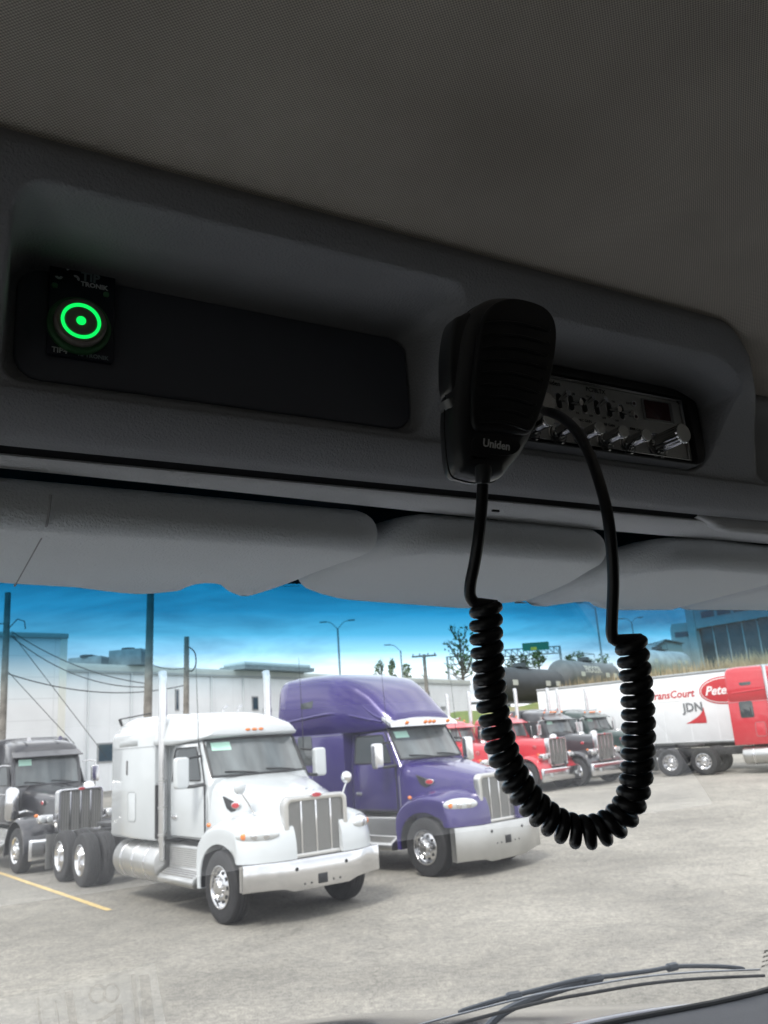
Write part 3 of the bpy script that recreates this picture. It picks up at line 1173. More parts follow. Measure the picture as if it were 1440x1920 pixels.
modern_truck('semi_truck', 'white sleeper semi truck with big silver grille, nearest truck in the lot', -1.95, 14.43, -.89, 'white')
modern_truck('semi_truck', 'purple high-roof sleeper semi truck with chrome visor beside the white truck', 1.19, 17.57, -.80, 'purple', high=True, wb=6.6)
_P = at(40, 1577, 20.4)
_o = Vector((_P.x, _P.y)) - Matrix.Rotation(-.84, 2) @ Vector((0, -1.06))
classic_truck('semi_truck', 'black sleeper semi truck at the left edge behind the white truck\'s rear wheels', _o.x, _o.y, -.84, 'black', sleeper=1.6, roofz=3.08, wb=6.6, nose=.9, stacks=False, wtop=2.70, lamps=False)


def place(px, py, depth):
    """ground point under the pixel column at that viewing depth"""
    p = at(px, py, depth)
    return p.x, p.y


for lab, px, d, th, pc, sl, kw in (
    ('red day cab semi truck just behind the purple truck, half hidden by the cord', 915, 31.0, -.83, 'red', 0, {}),
    ('red day cab semi truck with bare chrome grille, next to the charcoal black one', 1020, 32.0, -.80, 'red', 0, {}),
    ('black sleeper semi truck with mint sticker, right of the two red ones', 1110, 33.0, -.80, 'black', 1.2, dict(roofz=2.85)),
    ('dark green semi truck mostly hidden behind the right strand of the coiled cord', 1182, 36.0, -.80, 'green', .9, {}),
    ('charcoal semi truck whose grille shows just right of the cord beside the red sleeper\'s wheels', 1222, 41.0, -.80, 'grey', 0, {}),
):
    x, y = place(px, 1420, d)
    classic_truck('semi_truck', lab, x, y, th, pc, sleeper=sl, **kw)
_th = -.62
_P = at(1286, 1405, 33.5)
_R = Matrix.Rotation(_th, 2)
_o = Vector((_P.x, _P.y)) - _R @ Vector((-6.45, -1.04))
modern_truck('semi_truck', 'bright red high-roof sleeper semi truck at the right edge in front of the logo trailer', _o.x, _o.y, _th, 'red', high=True, wb=6.45, stacks=True, sx=-2.95, sy=1.30, wx=-3.85)


# ------------------------------------------------------------------ long white trailer with logos
def at_z(px, py, z):
    r = ray(px, py)
    return Vector((0, 0, EYE)) + r * ((z - EYE) / r.z)


def build_trailer():
    A = at_z(1006, 1294, 4.42)
    B = at_z(1440, 1246, 4.42)
    d = Vector((B.x - A.x, B.y - A.y, 0)).normalized()
    th = math.atan2(d.y, d.x)
    g = gz(A.x, A.y)
    root = thing('box_trailer', 'long white box trailer with red oval and swoosh logos behind the red sleeper truck', 'trailer', (A.x, A.y, .32), th)
    L = 16.1
    b = MB()
    b.box(0, L, 0, 2.55, 1.15, 4.1)
    wm = M('trailer_white', (.76, .78, .80), .4, noise=(1.5, .04))
    body = b.build('body', wm, root, bevel=.03)
    for z0, z1 in ((1.1, 1.22), (4.02, 4.13)):
        r = MB()
        r.box(-.01, L + .01, -.02, 2.57, z0, z1)
        r.build('rail', alu, body, bevel=.01)
    for k in range(13):
        r = MB()
        x = .6 + k * 1.24
        r.box(x - .02, x + .02, -.006, .01, 1.22, 4.02)
        r.build('panel_rib', wm, body)
    u = MB()
    u.box(.3, L - .3, .7, .85, .95, 1.15)
    u.box(.3, L - .3, 1.7, 1.85, .95, 1.15)
    u.build('underframe', chassis_m, root)
    for x in (1.6, 2.9):
        wheel(root, x, .32, -1, True, fine=False)
        wheel(root, x, 2.23, 1, True, fine=False)
    lg = MB()
    for y in (.5, 2.0): lg.box(L - 3.0, L - 2.85, y, y + .15, .05, 1.0)
    lg.build('landing_gear', chassis_m, root)
    def hit(px, py):
        r = ray(px, py)
        nrm = Vector((d.y, -d.x, 0))
        t = (Vector((A.x, A.y, 0)) - Vector((0, 0, 0))).dot(nrm) / r.dot(nrm)
        P = Vector((0, 0, EYE)) + r * t
        return (P - Vector((A.x, A.y, .32))).dot(d), P.z - .32
    red = M('logo_red', (.5, .02, .03), .45)
    wh = M('logo_white', (.85, .85, .85), .5)
    def flat(poly, mat, nm, off, par):
        m = MB()
        m.rprism(poly, 0, .006, .001, fn=lambda x, z, y: (x, -off - y, z), both=False)
        return m.build(nm, mat, par)
    x0, z0 = hit(1311, 1297)
    x1, z1 = hit(1410, 1290)
    cx, cz = (x0 + x1) / 2, (z0 + z1) / 2 - .0
    a, c = (x1 - x0) / 2, .58
    o1 = flat([(cx + a * cos(t * pi / 20), cz + c * sin(t * pi / 20)) for t in range(40)], red, 'oval_logo', .004, body)
    o2 = flat([(cx + a * .95 * cos(t * pi / 20), cz + c * .9 * sin(t * pi / 20)) for t in range(40)], wh, 'oval_ring', .012, o1)
    o3 = flat([(cx + a * .92 * cos(t * pi / 20), cz + c * .84 * sin(t * pi / 20)) for t in range(40)], red, 'oval_field', .020, o1)
    t = MB()
    t.add(*text_mb('Peterbilt', .52, .004, .35, align='LEFT', bold=.012), TM((x0 + .26, -.031, cz), (1, 0, 0), (0, 0, 1)))
    t.build('lettering', wh, o1)
    xa, za = hit(1232, 1305)
    xb, zb = hit(1291, 1300)
    bx = flat([(xa - .3, za - .30), (xb, za - .30), (xb, za + .30), (xa - .3, za + .30)], wh, 'name_board', .004, body)
    t = MB()
    t.add(*text_mb('TransCourt', .46, .004, .2, bold=.01), TM(((xa + xb) / 2 - .1, -.014, za - .02), (1, 0, 0), (0, 0, 1)))
    t.build('lettering', red, bx)
    xc, zc = hit(1287, 1358)
    xd, zd = hit(1326, 1357)
    sw = [tuple(p) for p in spline([Vector(p) for p in ((xc, zc + .02), (xc + (xd - xc) * .4, zc + .18), (xc + (xd - xc) * .75, zc + .38), (xd - .05, zc + .66))], 4)] + [(xd, zc + .2), (xd, zc)]
    s2 = flat(sw, red, 'swoosh_logo', .004, body)
    t = MB()
    t.add(*text_mb('JDN', .52, .004, 0, bold=.015), TM(((xc + xd) / 2 - .05, -.016, zc + .68), (1, 0, 0), (0, 0, 1)))
    t.build('lettering', M('logo_grey', (.16, .17, .18), .5), s2)


build_trailer()


# ------------------------------------------------------------------ warehouse
def panel_mat(name, col, px_, pz, depth=.25, rough=.6):
    m = M(name, col, rough, noise=(.6, .05))
    n, l, p = N(m)
    t = n.new('ShaderNodeTexCoord')
    sp = n.new('ShaderNodeSeparateXYZ')
    l.new(t.outputs['Object'], sp.inputs['Vector'])
    outs = []
    for ax, per in (('X', px_), ('Z', pz)):
        if not per: continue
        dv = n.new('ShaderNodeMath')
        dv.operation = 'DIVIDE'
        dv.inputs[1].default_value = per
        l.new(sp.outputs[ax], dv.inputs[0])
        fr = n.new('ShaderNodeMath')
        fr.operation = 'FRACT'
        l.new(dv.outputs[0], fr.inputs[0])
        lt = n.new('ShaderNodeMath')
        lt.operation = 'LESS_THAN'
        lt.inputs[1].default_value = .05 / per
        l.new(fr.outputs[0], lt.inputs[0])
        outs.append(lt.outputs[0])
    o = outs[0]
    if len(outs) > 1:
        mxx = n.new('ShaderNodeMath')
        mxx.operation = 'MAXIMUM'
        l.new(outs[0], mxx.inputs[0])
        l.new(outs[1], mxx.inputs[1])
        o = mxx.outputs[0]
    mx_ = n.new('ShaderNodeMix')
    mx_.data_type = 'RGBA'
    src = p.inputs['Base Color'].links[0].from_socket
    l.new(src, mx_.inputs['A'])
    mx_.inputs['B'].default_value = (*[c * (1 - depth) for c in col], 1)
    l.new(o, mx_.inputs['Factor'])
    l.new(mx_.outputs['Result'], p.inputs['Base Color'])
    return m


def wall_frame(A, B):
    d = Vector((B.x - A.x, B.y - A.y, 0))
    L = d.length
    d.normalize()
    return math.atan2(d.y, d.x), L, d


def build_warehouse():
    ZT = 9.3
    A = at_z(60, 1240, ZT)
    B = at_z(880, 1276, ZT)
    th, L, d = wall_frame(A, B)
    root = thing('warehouse', 'long low white metal warehouse with flat roof behind the parked trucks', 'warehouse', (A.x, A.y, 0), th)
    b = MB()
    b.box(-40, L, 0, 45, -.2, ZT - .5)
    wl = b.build('wall', panel_mat('white_siding', (.80, .82, .84), 2.2, 0, .12), root)
    e = MB()
    e.box(-40.1, L + .1, -.12, 45.1, ZT - .5, ZT)
    e.build('parapet', M('parapet_cream', (.60, .60, .56), .6, noise=(1, .05)), root, bevel=.03)
    tr = MB()
    tr.box(-40.1, L + .12, -.20, -.12, ZT - .62, ZT - .46)
    tr.build('gutter', M('gutter_grey', (.38, .39, .39), .5), root)
    def hit(px, py):
        r = ray(px, py)
        nrm = Vector((d.y, -d.x, 0))
        t = Vector((A.x, A.y, 0)).dot(nrm) / r.dot(nrm)
        P = Vector((0, 0, EYE)) + r * t
        return (P - A).dot(d), P.z
    for (px0, py0, px1, py1) in ((184, 1395, 210, 1428), (474, 1308, 482, 1330), (797, 1298, 804, 1322), (330, 1295, 333, 1330)):
        x0, z0 = hit(px0, py1)
        x1, z1 = hit(px1, py0)
        f = MB()
        f.box(x0 - .12, x1 + .12, -.06, .02, z0 - .12, z1 + .12)
        fo = f.build('window', M('frame_grey', (.30, .31, .32), .5), root)
        g = MB()
        g.box(x0, x1, -.075, -.06, z0, z1)
        g.build('pane', M('office_glass', (.03, .06, .09), .08, spec=.8), fo)
    for px in (165, 245, 395, 455, 640, 770):
        x, _ = hit(px, 1300)
        p = MB()
        p.cyl((x, -.1, 0), (x, -.1, ZT - .6), .07, n=8)
        p.build('downpipe', M('pipe_white', (.6, .63, .65), .5), root)
    for px in (500, 700, 830):
        x, _ = hit(px, 1330)
        q = MB()
        q.box(x - .5, x + .5, -.18, .0, 5.6, 6.0)
        q.build('wall_lamp', M('lamp_body', (.25, .26, .27), .5), root)
    # roof plant, things of their own
    for i, (px0, px1, py0, lab) in enumerate(((197, 263, 1216, 'large grey rooftop air unit on the white warehouse, left of the tallest pole'),
                                             (127, 168, 1228, 'smaller grey rooftop air unit beside the tall grey building block'))):
        P0 = at_z(px0, 1246, ZT)
        P1 = at_z(px1, 1246, ZT)
        w_ = (P1 - P0).length * 1.05
        hgt = (1244 - py0) / FPX * P0.y * 1.1
        r = thing('rooftop_unit', lab, 'air conditioner', ((P0.x + P1.x) / 2, (P0.y + P1.y) / 2 + 2, ZT), th + .45)
        m = MB()
        m.box(-w_ * .42, w_ * .42, -1.3, 1.3, 0, hgt)
        bo = m.build('housing', M('hvac_grey', (.24, .27, .28), .6, noise=(2, .2)), r, bevel=.05)
        for k in (-.2, .2):
            m = MB()
            m.cyl((w_ * k, 0, hgt), (w_ * k, 0, hgt + .15), .5, n=20)
            m.build('fan_cowl', M('hvac_dark', (.08, .09, .1), .6), bo)
        m = MB()
        m.box(-w_ * .36, w_ * .30, -1.32, -1.29, hgt * .2, hgt * .8)
        m.build('louvre', M('hvac_louvre', (.16, .18, .19), .6), bo)
    P0 = at_z(415, 1250, ZT)
    P1 = at_z(560, 1256, ZT)
    r = thing('roof_skylight', 'long pale low skylight box on the warehouse roof above the white truck', 'skylight', ((P0.x + P1.x) / 2, (P0.y + P1.y) / 2 + 4, ZT), th)
    m = MB()
    w_ = (P1 - P0).length
    m.box(-w_ / 2, w_ / 2, -1.5, 1.5, 0, .35)
    q = m.build('curb', M('hvac_grey'), r)
    m = MB()
    m.box(-w_ / 2 + .2, w_ / 2 - .2, -1.3, 1.3, .35, .7)
    m.build('skylight_glazing', M('skylight_pale', (.6, .66, .66), .4), r, bevel=.15)
    # tall block on the left
    C = at(125, 1188, 50)
    D = at_z(-260, 1178, C.z)
    th, L, d2 = wall_frame(D, C)
    root = thing('building_block', 'taller pale grey building block with panel joints at the left edge', 'building', (D.x, D.y, 0), th)
    b = MB()
    b.box(0, L, 0, 14, -.2, C.z - .3)
    b.build('wall', panel_mat('grey_cladding', (.62, .63, .645), 3.3, 1.22, .14), root)
    b = MB()
    b.box(-.1, L + .1, -.1, 14.1, C.z - .3, C.z)
    b.build('parapet', M('gutter_grey'), root, bevel=.03)
    b = MB()
    b.box(L - .35, L + .05, -.06, .3, -.2, C.z - .31)
    b.build('corner_trim', M('parapet_cream'), root)


build_warehouse()


# ------------------------------------------------------------------ poles and wires
wood = M('weathered_wood', (.21, .195, .175), .85, noise=(3, .3), bump=(12, .5, .02))
steel = M('galvanised', (.30, .32, .33), .45, .6)


def sag(p, q, s, n=14):
    p, q = Vector(p), Vector(q)
    return [p.lerp(q, i / n) - Vector((0, 0, 4 * s * (i / n) * (1 - i / n))) for i in range(n + 1)]


def utility_pole(px, top, bot, depth, r, label, extra=None):
    P = at(px, top, depth)
    r_ = ray(bot[0], bot[1])
    G = gz(P.x, P.y)
    root = thing('utility_pole', label, 'utility pole', (P.x, P.y, G))
    b = MB()
    Q = Vector((0, 0, EYE)) + r_ * (P.y / r_.y)
    lean = (P - Q)
    base = Vector((lean.x * -1 * (P.z - G) / max(.1, P.z - Q.z), 0, -.3))
    b.tube([base, Vector((0, 0, P.z - G)) * .5 + base * .5, (0, 0, P.z - G)], [r * 1.15, r * 1.05, r * .9], 14)
    b.build('pole', wood, root)
    return root, P, G


r0, P0, G0 = utility_pole(15, 1111, (4, 1380), 33, .125, 'thin wooden utility pole at the far left edge carrying the wires')
for z in (0, -.28, -.75):
    m = MB()
    zz = at(20, 1185, 33).z - G0 + z
    m.cyl((-.02, -.14, zz), (-.02, .3, zz), .045, n=8)
    m.build('insulator', M('porcelain', (.2, .22, .23), .3), r0)
m = MB()
zz = at(20, 1180, 33).z - G0
m.tube([(.12, 0, zz), (.45, -.05, zz + .32), (.75, -.1, zz + .2), (.8, -.1, zz - .1)], .02, 6)
m.build('conduit_loop', dark, r0)
r1, P1, G1 = utility_pole(283, 1085, (277, 1335), 31, .14, 'tallest weathered wooden pole rising behind the white truck\'s exhaust stack')
r2, P2, G2 = utility_pole(350, 1194, (349, 1330), 38, .125, 'shorter wooden pole right of the tallest one with a loop of cable')
m = MB()
q = at(350, 1250, 38) - Vector((P2.x, P2.y, G2))
m.tube(spline([q + Vector(v) for v in ((.1, -.1, .9), (.4, -.12, .6), (.45, -.12, .1), (.3, -.12, -.2), (.1, -.1, -.2))], 5), .03, 6)
m.build('cable_loop', dark, r2)
for lab, a, c, s_, rad in (
    ('upper black wire from the left pole to the tallest pole', at(22, 1184, 33), at(278, 1282, 31), .35, .02),
    ('second black wire just under the upper one from the left pole', at(20, 1192, 33), at(278, 1288, 31), .55, .02),
    ('lower slack cable from the left pole past the tallest pole', at(8, 1261, 33), at(350, 1284, 38), .55, .022),
    ('steep guy wire running down from the left pole across the building', at(22, 1188, 33), at(200, 1420, 36), .0, .014),
    ('shallow guy wire from the mid left pole toward the black truck', at(14, 1258, 33), at(140, 1395, 34), .0, .014),
    ('cable between the tallest pole and the shorter pole', at(280, 1245, 31), at(350, 1252, 38), .12, .02),
    ('cable running from the top of the left pole off the left edge', at(14, 1168, 33), at(-120, 1150, 30), .2, .02),
):
    b = MB()
    P = (a + c) / 2
    root = b.tube(sag(a, c, s_), rad, 5).build('overhead_wire', dark, None, origin=a)
    root.location = a
    tag(root, lab, 'wire', 'overhead wires near the warehouse')


def lamp_post(px, top, bot, depth, label, arms, r=.1):
    P = at(px, top, depth)
    z0 = 0 if px < 900 else 3
    root = thing('lamp_post', label, 'street lamp', (P.x, P.y, gz(P.x, P.y)))
    H_ = P.z - gz(P.x, P.y)
    b = MB()
    b.tube([(0, 0, -.5), (0, 0, H_)], [r * 1.4, r * .7], 10)
    b.build('pole', steel, root)
    for dx, dz in arms:
        a = MB()
        a.tube(spline([Vector((0, 0, H_ - .1)), Vector((dx * .5, 0, H_ + dz * .8)), Vector((dx, 0, H_ + dz))], 4), .05, 8)
        ar = a.build('arm', steel, root)
        h = MB()
        h.rprism(rr(.9, .35, .12), -.08, .08, .05, fn=lambda x, y, z: (dx * 1.1 + x, y, H_ + dz + z))
        h.build('lamp_head', steel, ar)


lamp_post(633, 1178, 1252, 105, 'double-armed street lamp standing above the purple truck\'s roof', [(-1.6, .9), (1.6, .9)], .16)
lamp_post(751, 1220, 1258, 115, 'single-arm street lamp right of the poplars', [(-1.6, .9)], .14)
lamp_post(1116, 1140, 1225, 105, 'tall single-arm street lamp between the two strands of cord', [(-1.7, .8)], .13)
lamp_post(1184, 1166, 1220, 130, 'distant street lamp with short twin arms beside the right coil', [(-1.3, .6), (1.3, .6)], .12)
# tee pole
P = at(795, 1230, 100)
root = thing('power_pole', 'dark T-shaped power pole rising over the warehouse roof', 'power pole', (P.x, P.y, 0))
b = MB()
b.tube([(0, 0, -.3), (0, 0, P.z + .2)], [.3, .2], 10)
b.build('pole', wood, root)
b = MB()
b.box(-1.5, 1.5, -.1, .1, P.z - .12, P.z + .1)
b.build('crossarm', wood, root)
for x in (-1.3, -.5, .5, 1.3):
    b = MB()
    b.cyl((x, 0, P.z + .1), (x, 0, P.z + .32), .08, n=8)
    b.build('insulator', M('porcelain'), root)

# ------------------------------------------------------------------ embankment with the tank cars
CR = [at(780, 1345, 66), at(950, 1325, 69), at(1080, 1305, 75), at(1180, 1289, 78), at(1300, 1268, 80), at(1440, 1242, 80), at(1640, 1205, 78), at(2000, 1130, 75)]
TOE = [p + Vector((-6, -9, 0)) for p in CR]


def build_bank():
    b = MB()
    cr = spline([Vector((p.x, p.y, p.z)) for p in CR], 8)
    rows = []
    for j in range(14):
        row = []
        for p in cr:
            if j <= 8:
                t = j / 8
                q = Vector((p.x - 8 * (1 - t), p.y - 12 * (1 - t), (p.z + .5) * sst(0, 1, t) - .5))
            else:
                k = (j - 8) / 5
                q = Vector((p.x + 60 * k, p.y + 90 * k, p.z - .9 * min(1, k * 3)))
            q.z += random.uniform(-.12, .12) * (1 if 1 < j < 9 else 0)
            row.append(tuple(q))
        rows.append(row)
    b.loft(rows, closed=False, caps=False)
    m = M('bank_soil_grass', (.2, .2, .1), .95)
    n, l, p = N(m)
    t = n.new('ShaderNodeTexCoord')
    a = n.new('ShaderNodeTexNoise')
    a.inputs['Scale'].default_value = .35
    a.inputs['Detail'].default_value = 8
    l.new(t.outputs['Object'], a.inputs['Vector'])
    r = n.new('ShaderNodeValToRGB')
    e = r.color_ramp.elements
    e[0].position = .36
    e[0].color = (.10, .15, .035, 1)
    e[1].position = .6
    e[1].color = (.24, .21, .13, 1)
    e = r.color_ramp.elements.new(.5)
    e.color = (.17, .19, .06, 1)
    l.new(a.outputs['Fac'], r.inputs['Fac'])
    l.new(r.outputs['Color'], p.inputs['Base Color'])
    tag(b.build('embankment', m), kind='structure')
    # dry reeds and grass on the crest
    g = MB()
    for i in range(9000):
        k = random.random() ** .8 * (len(cr) - 1.01)
        if k < len(cr) * .25: continue
        p0 = cr[int(k)].lerp(cr[int(k) + 1], k % 1)
        off = random.uniform(-4.5, .6)
        p = p0 + Vector((off * .55, off * .83, (off if off < 0 else 0) * .42))
        h = random.uniform(.5, 1.9)
        a = random.uniform(0, pi)
        wd = random.uniform(.03, .09)
        dx, dy = cos(a) * wd, sin(a) * wd
        lx, ly = random.uniform(-.25, .25), random.uniform(-.25, .25)
        g.add([(p.x - dx, p.y - dy, p.z - .2), (p.x + dx, p.y + dy, p.z - .2), (p.x + lx, p.y + ly, p.z + h)], [(0, 1, 2)])
    tag(g.build('dry_grass', M('dry_reed', (.38, .31, .20), .9, noise=(.6, .45)), None, 180), 'tall dry reeds and grass along the top of the embankment', 'grass', kind='stuff')


build_bank()


def tank_car(C, dirv, label, col, letter=None, rad=1.5, L=13.5):
    th = math.atan2(dirv.y, dirv.x)
    g = C.z - rad - 1.1
    root = thing('tank_car', label, 'tank car', (C.x, C.y, g), th, 'rail tank cars on the embankment')
    zc = rad + 1.1
    b = MB()
    prof = [(.02, 0), (.6, .04), (1.1, .16), (1.38, .36), (rad, .62), (rad, L - .62), (1.38, L - .36), (1.1, L - .16), (.6, L - .04), (.02, L)]
    T = Matrix.Translation((-L / 2, 0, zc)) @ Matrix.Rotation(-pi / 2, 4, 'Z')
    b.lathe(prof, 40, T)
    tk = b.build('tank', M('tank_' + col, {'black': (.03, .033, .038), 'grey': (.13, .135, .14), 'pale': (.42, .45, .47)}[col], .55, noise=(.8, .25)), root, 50)
    b = MB()
    b.cyl((0, 0, zc + rad - .1), (0, 0, zc + rad + .45), .6, n=20)
    b.build('dome', M('tank_fitting', (.08, .085, .09), .6), tk)
    b = MB()
    b.box(-1.6, 1.6, -.7, .7, zc + rad + .02, zc + rad + .08)
    pts = [(-1.5, -.65), (1.5, -.65), (1.5, .65), (-1.5, .65)]
    for x, y in pts: b.cyl((x, y, zc + rad), (x, y, zc + rad + .8), .03, n=6)
    b.tube([(x, y, zc + rad + .8) for x, y in pts + [pts[0]]], .03, 6)
    b.build('walkway', M('tank_fitting'), tk)
    b = MB()
    b.box(-L / 2 - .6, L / 2 + .6, -.35, .35, .95, 1.25)
    for x in (-L / 2 + .2, L / 2 - .2): b.box(x - .5, x + .5, -1.4, 1.4, 1.0, 1.2)
    b.build('underframe', M('tank_fitting'), root)
    for x in (-L / 2 + 1.2, L / 2 - 1.2):
        b = MB()
        b.box(x - 1.25, x + 1.25, -.95, -.8, .35, .85)
        b.box(x - 1.25, x + 1.25, .8, .95, .35, .85)
        b.box(x - .3, x + .3, -1, 1, .5, .95)
        bg_ = b.build('bogie', M('tank_fitting'), root)
        for dx in (-.85, .85):
            w_ = MB()
            w_.cyl((x + dx, -.8, .45), (x + dx, .8, .45), .45, n=20)
            w_.build('wheel', M('rail_steel', (.12, .1, .09), .6, .5), bg_)
    for k in (-.3, .18, .34):
        pl = MB()
        x = L * k
        pl.box(x - .45, x + .45, -rad - .03, -rad + .3, zc - .2, zc + .25)
        pl.build('placard', M('placard_pale', (.5, .5, .45), .6), tk)
    if letter:
        t = MB()
        t.add(*text_mb(letter, 1.0, .02, 0, bold=.035), TM((-1.2, -rad, zc + .5), (1, 0, 0), (0, 0, 1)))
        vs = []
        for x, y, z in t.v:
            dz = z - zc
            vs.append((x, -sqrt(max(.01, rad * rad - dz * dz)) - .02, z))
        t.v = vs
        t.build('lettering', M('letter_cream', (.75, .73, .66), .6), tk)


cA = at(978, 1284, 76)
cB = at(1098, 1268, 88)
cC = at(1236, 1243, 102)
tank_car(cA, (cB - cA).normalized(), 'black rail tank car at the left end of the row on the embankment', 'black')
tank_car(cB, (cB - cA).normalized(), 'dark grey rail tank car with cream lettering in the middle of the row', 'grey', 'PROCOR')
tank_car(cC, (cC - cB).normalized(), 'pale grey rail tank car nearest the big blue building', 'pale')


# ------------------------------------------------------------------ far building, gantry and trees
def far_building():
    A = at(1318, 1228, 120)
    B = at(1560, 1218, 105)
    th, L, d = wall_frame(A, B)
    z0 = A.z - 3
    root = thing('office_building', 'big dark glazed building with a pale upper storey at the top right', 'building', (A.x, A.y, z0), th)
    def H(py): return at(1330, py, 120).z - z0
    b = MB()
    b.box(0, L, 0, 25, -3, H(1176))
    b.build('glazed_storey', M('dark_glazing', (.03, .05, .06), .15, spec=.8, noise=(.4, .4)), root)
    b = MB()
    b.box(-1.0, L, -.6, 25.5, H(1176), H(1090))
    u = b.build('upper_storey', M('pale_cladding', (.34, .38, .38), .5, noise=(.5, .1)), root)
    for k in range(8):
        w_ = MB()
        w_.box(1.2 + k * 2.6, 3.3 + k * 2.6, -.66, -.55, H(1158), H(1146))
        w_.build('window', M('office_glass'), u)
    for k in range(9):
        w_ = MB()
        w_.box(k * 2.3 - .08, k * 2.3 + .08, -.08, .02, -3, H(1176))
        w_.build('mullion', M('gutter_grey'), root)
    c = MB()
    c.box(-1.3, .0, -.8, .8, -4, H(1100))
    c.build('corner_column', M('pale_cladding'), root, bevel=.05)
    # annex
    P = at(1262, 1194, 125)
    Q = at(1300, 1194, 125)
    root = thing('annex_building', 'small pale block standing left of the big glazed building', 'building', (P.x, P.y, P.z - 14), th * .3)
    b = MB()
    w_ = (Q - P).length
    b.box(0, w_ + 1, 0, 9, 4, 14 + (1194 - 1170) / FPX * 125)
    b.build('wall', M('pale_cladding'), root, bevel=.05)
    b = MB()
    b.box(.3, w_ - .2, -.08, .02, 13.9 + .0, 14.6)
    b.build('window', M('office_glass'), root)
    # low roof left of it
    P = at(1222, 1225, 118)
    root = thing('low_shed', 'low grey-green shed roof behind the pale tank car', 'shed', (P.x, P.y, 0), .1)
    b = MB()
    z = P.z
    b.loft([[(-.5, y, z - 8), (-.5, y, z), (2.2, y, z + 1.6), (4.6, y, z + 1.0), (4.6, y, z - 8)] for y in (0, 9)])
    b.build('shed_wall', M('shed_grey', (.25, .29, .28), .6), root)
    b = MB()
    b.loft([[(-.8, y, z + .02), (2.2, y, z + 1.72), (4.9, y, z + 1.1), (4.9, y, z + 1.22), (2.2, y, z + 1.86), (-.8, y, z + .14)] for y in (-.3, 9.3)])
    b.build('roof', M('hvac_grey'), root)


far_building()


def gantry():
    D = 150
    A = at(936, 1219, D)
    B = at(1050, 1213, D)
    th, L, d = wall_frame(A, B)
    root = thing('sign_gantry', 'thin steel road gantry carrying the green highway sign', 'gantry', (A.x, A.y, 0), th)
    z = A.z
    b = MB()
    for dz in (0, -1.2):
        for y in (0, .8): b.box(0, L, y - .07, y + .07, z + dz - .07, z + dz + .07)
    n = 10
    for k in range(n):
        x0, x1 = L * k / n, L * (k + 1) / n
        for y in (0, .8):
            b.tube([(x0, y, z), (x1, y, z - 1.2)], .05, 5)
            b.tube([(x0, y, z - 1.2), (x0, y, z)], .05, 5)
    b.build('truss', steel, root)
    for x in (0, L):
        b = MB()
        b.cyl((x, .4, -1), (x, .4, z), .22, n=10)
        b.build('post', steel, root)
    s0 = at(979, 1222, D)
    s1 = at(1028, 1208, D)
    sg = thing('highway_sign', 'green highway sign with small yellow panel hung on the gantry', 'road sign', (s0.x, s0.y - .7, s0.z), th)
    w_ = (Vector((s1.x, s1.y)) - Vector((s0.x, s0.y))).length
    h = s1.z - s0.z + .45
    b = MB()
    b.rprism(rr(w_, h, .15, cx=w_ / 2, cy=h / 2), 0, .12, .01, fn=lambda x, z_, y: (x, -y, z_))
    b.build('panel', M('sign_green', (.0, .16, .10), .5), sg)
    b = MB()
    b.rprism(rr(w_ * .22, h * .38, .05, cx=w_ * .42, cy=h * .24), .12, .16, .005, fn=lambda x, z_, y: (x, -y, z_), both=False)
    b.build('exit_panel', M('sign_yellow', (.6, .45, .03), .5), sg)
    # second, farther gantry left of the cord
    A = at(838, 1232, 140)
    B = at(905, 1226, 140)
    th, L, d = wall_frame(A, B)
    root = thing('overpass_gantry', 'pale square road gantry frame left of the coiled cord', 'gantry', (A.x, A.y, 0), th)
    for x in (0, L):
        b = MB()
        b.cyl((x, 0, 0), (x, 0, A.z), .18, n=8)
        b.build('post', steel, root)
    for z_ in (A.z, A.z - 1.3):
        b = MB()
        b.box(-.2, L + .2, -.1, .1, z_ - .1, z_ + .1)
        b.build('beam', steel, root)


gantry()
leafm = M('leaf_green', (.075, .12, .04), .7, noise=(.9, .45))
leafp = M('leaf_pale', (.16, .19, .11), .7, noise=(.9, .4))
bark = M('bark', (.12, .10, .08), .9, noise=(3, .3))


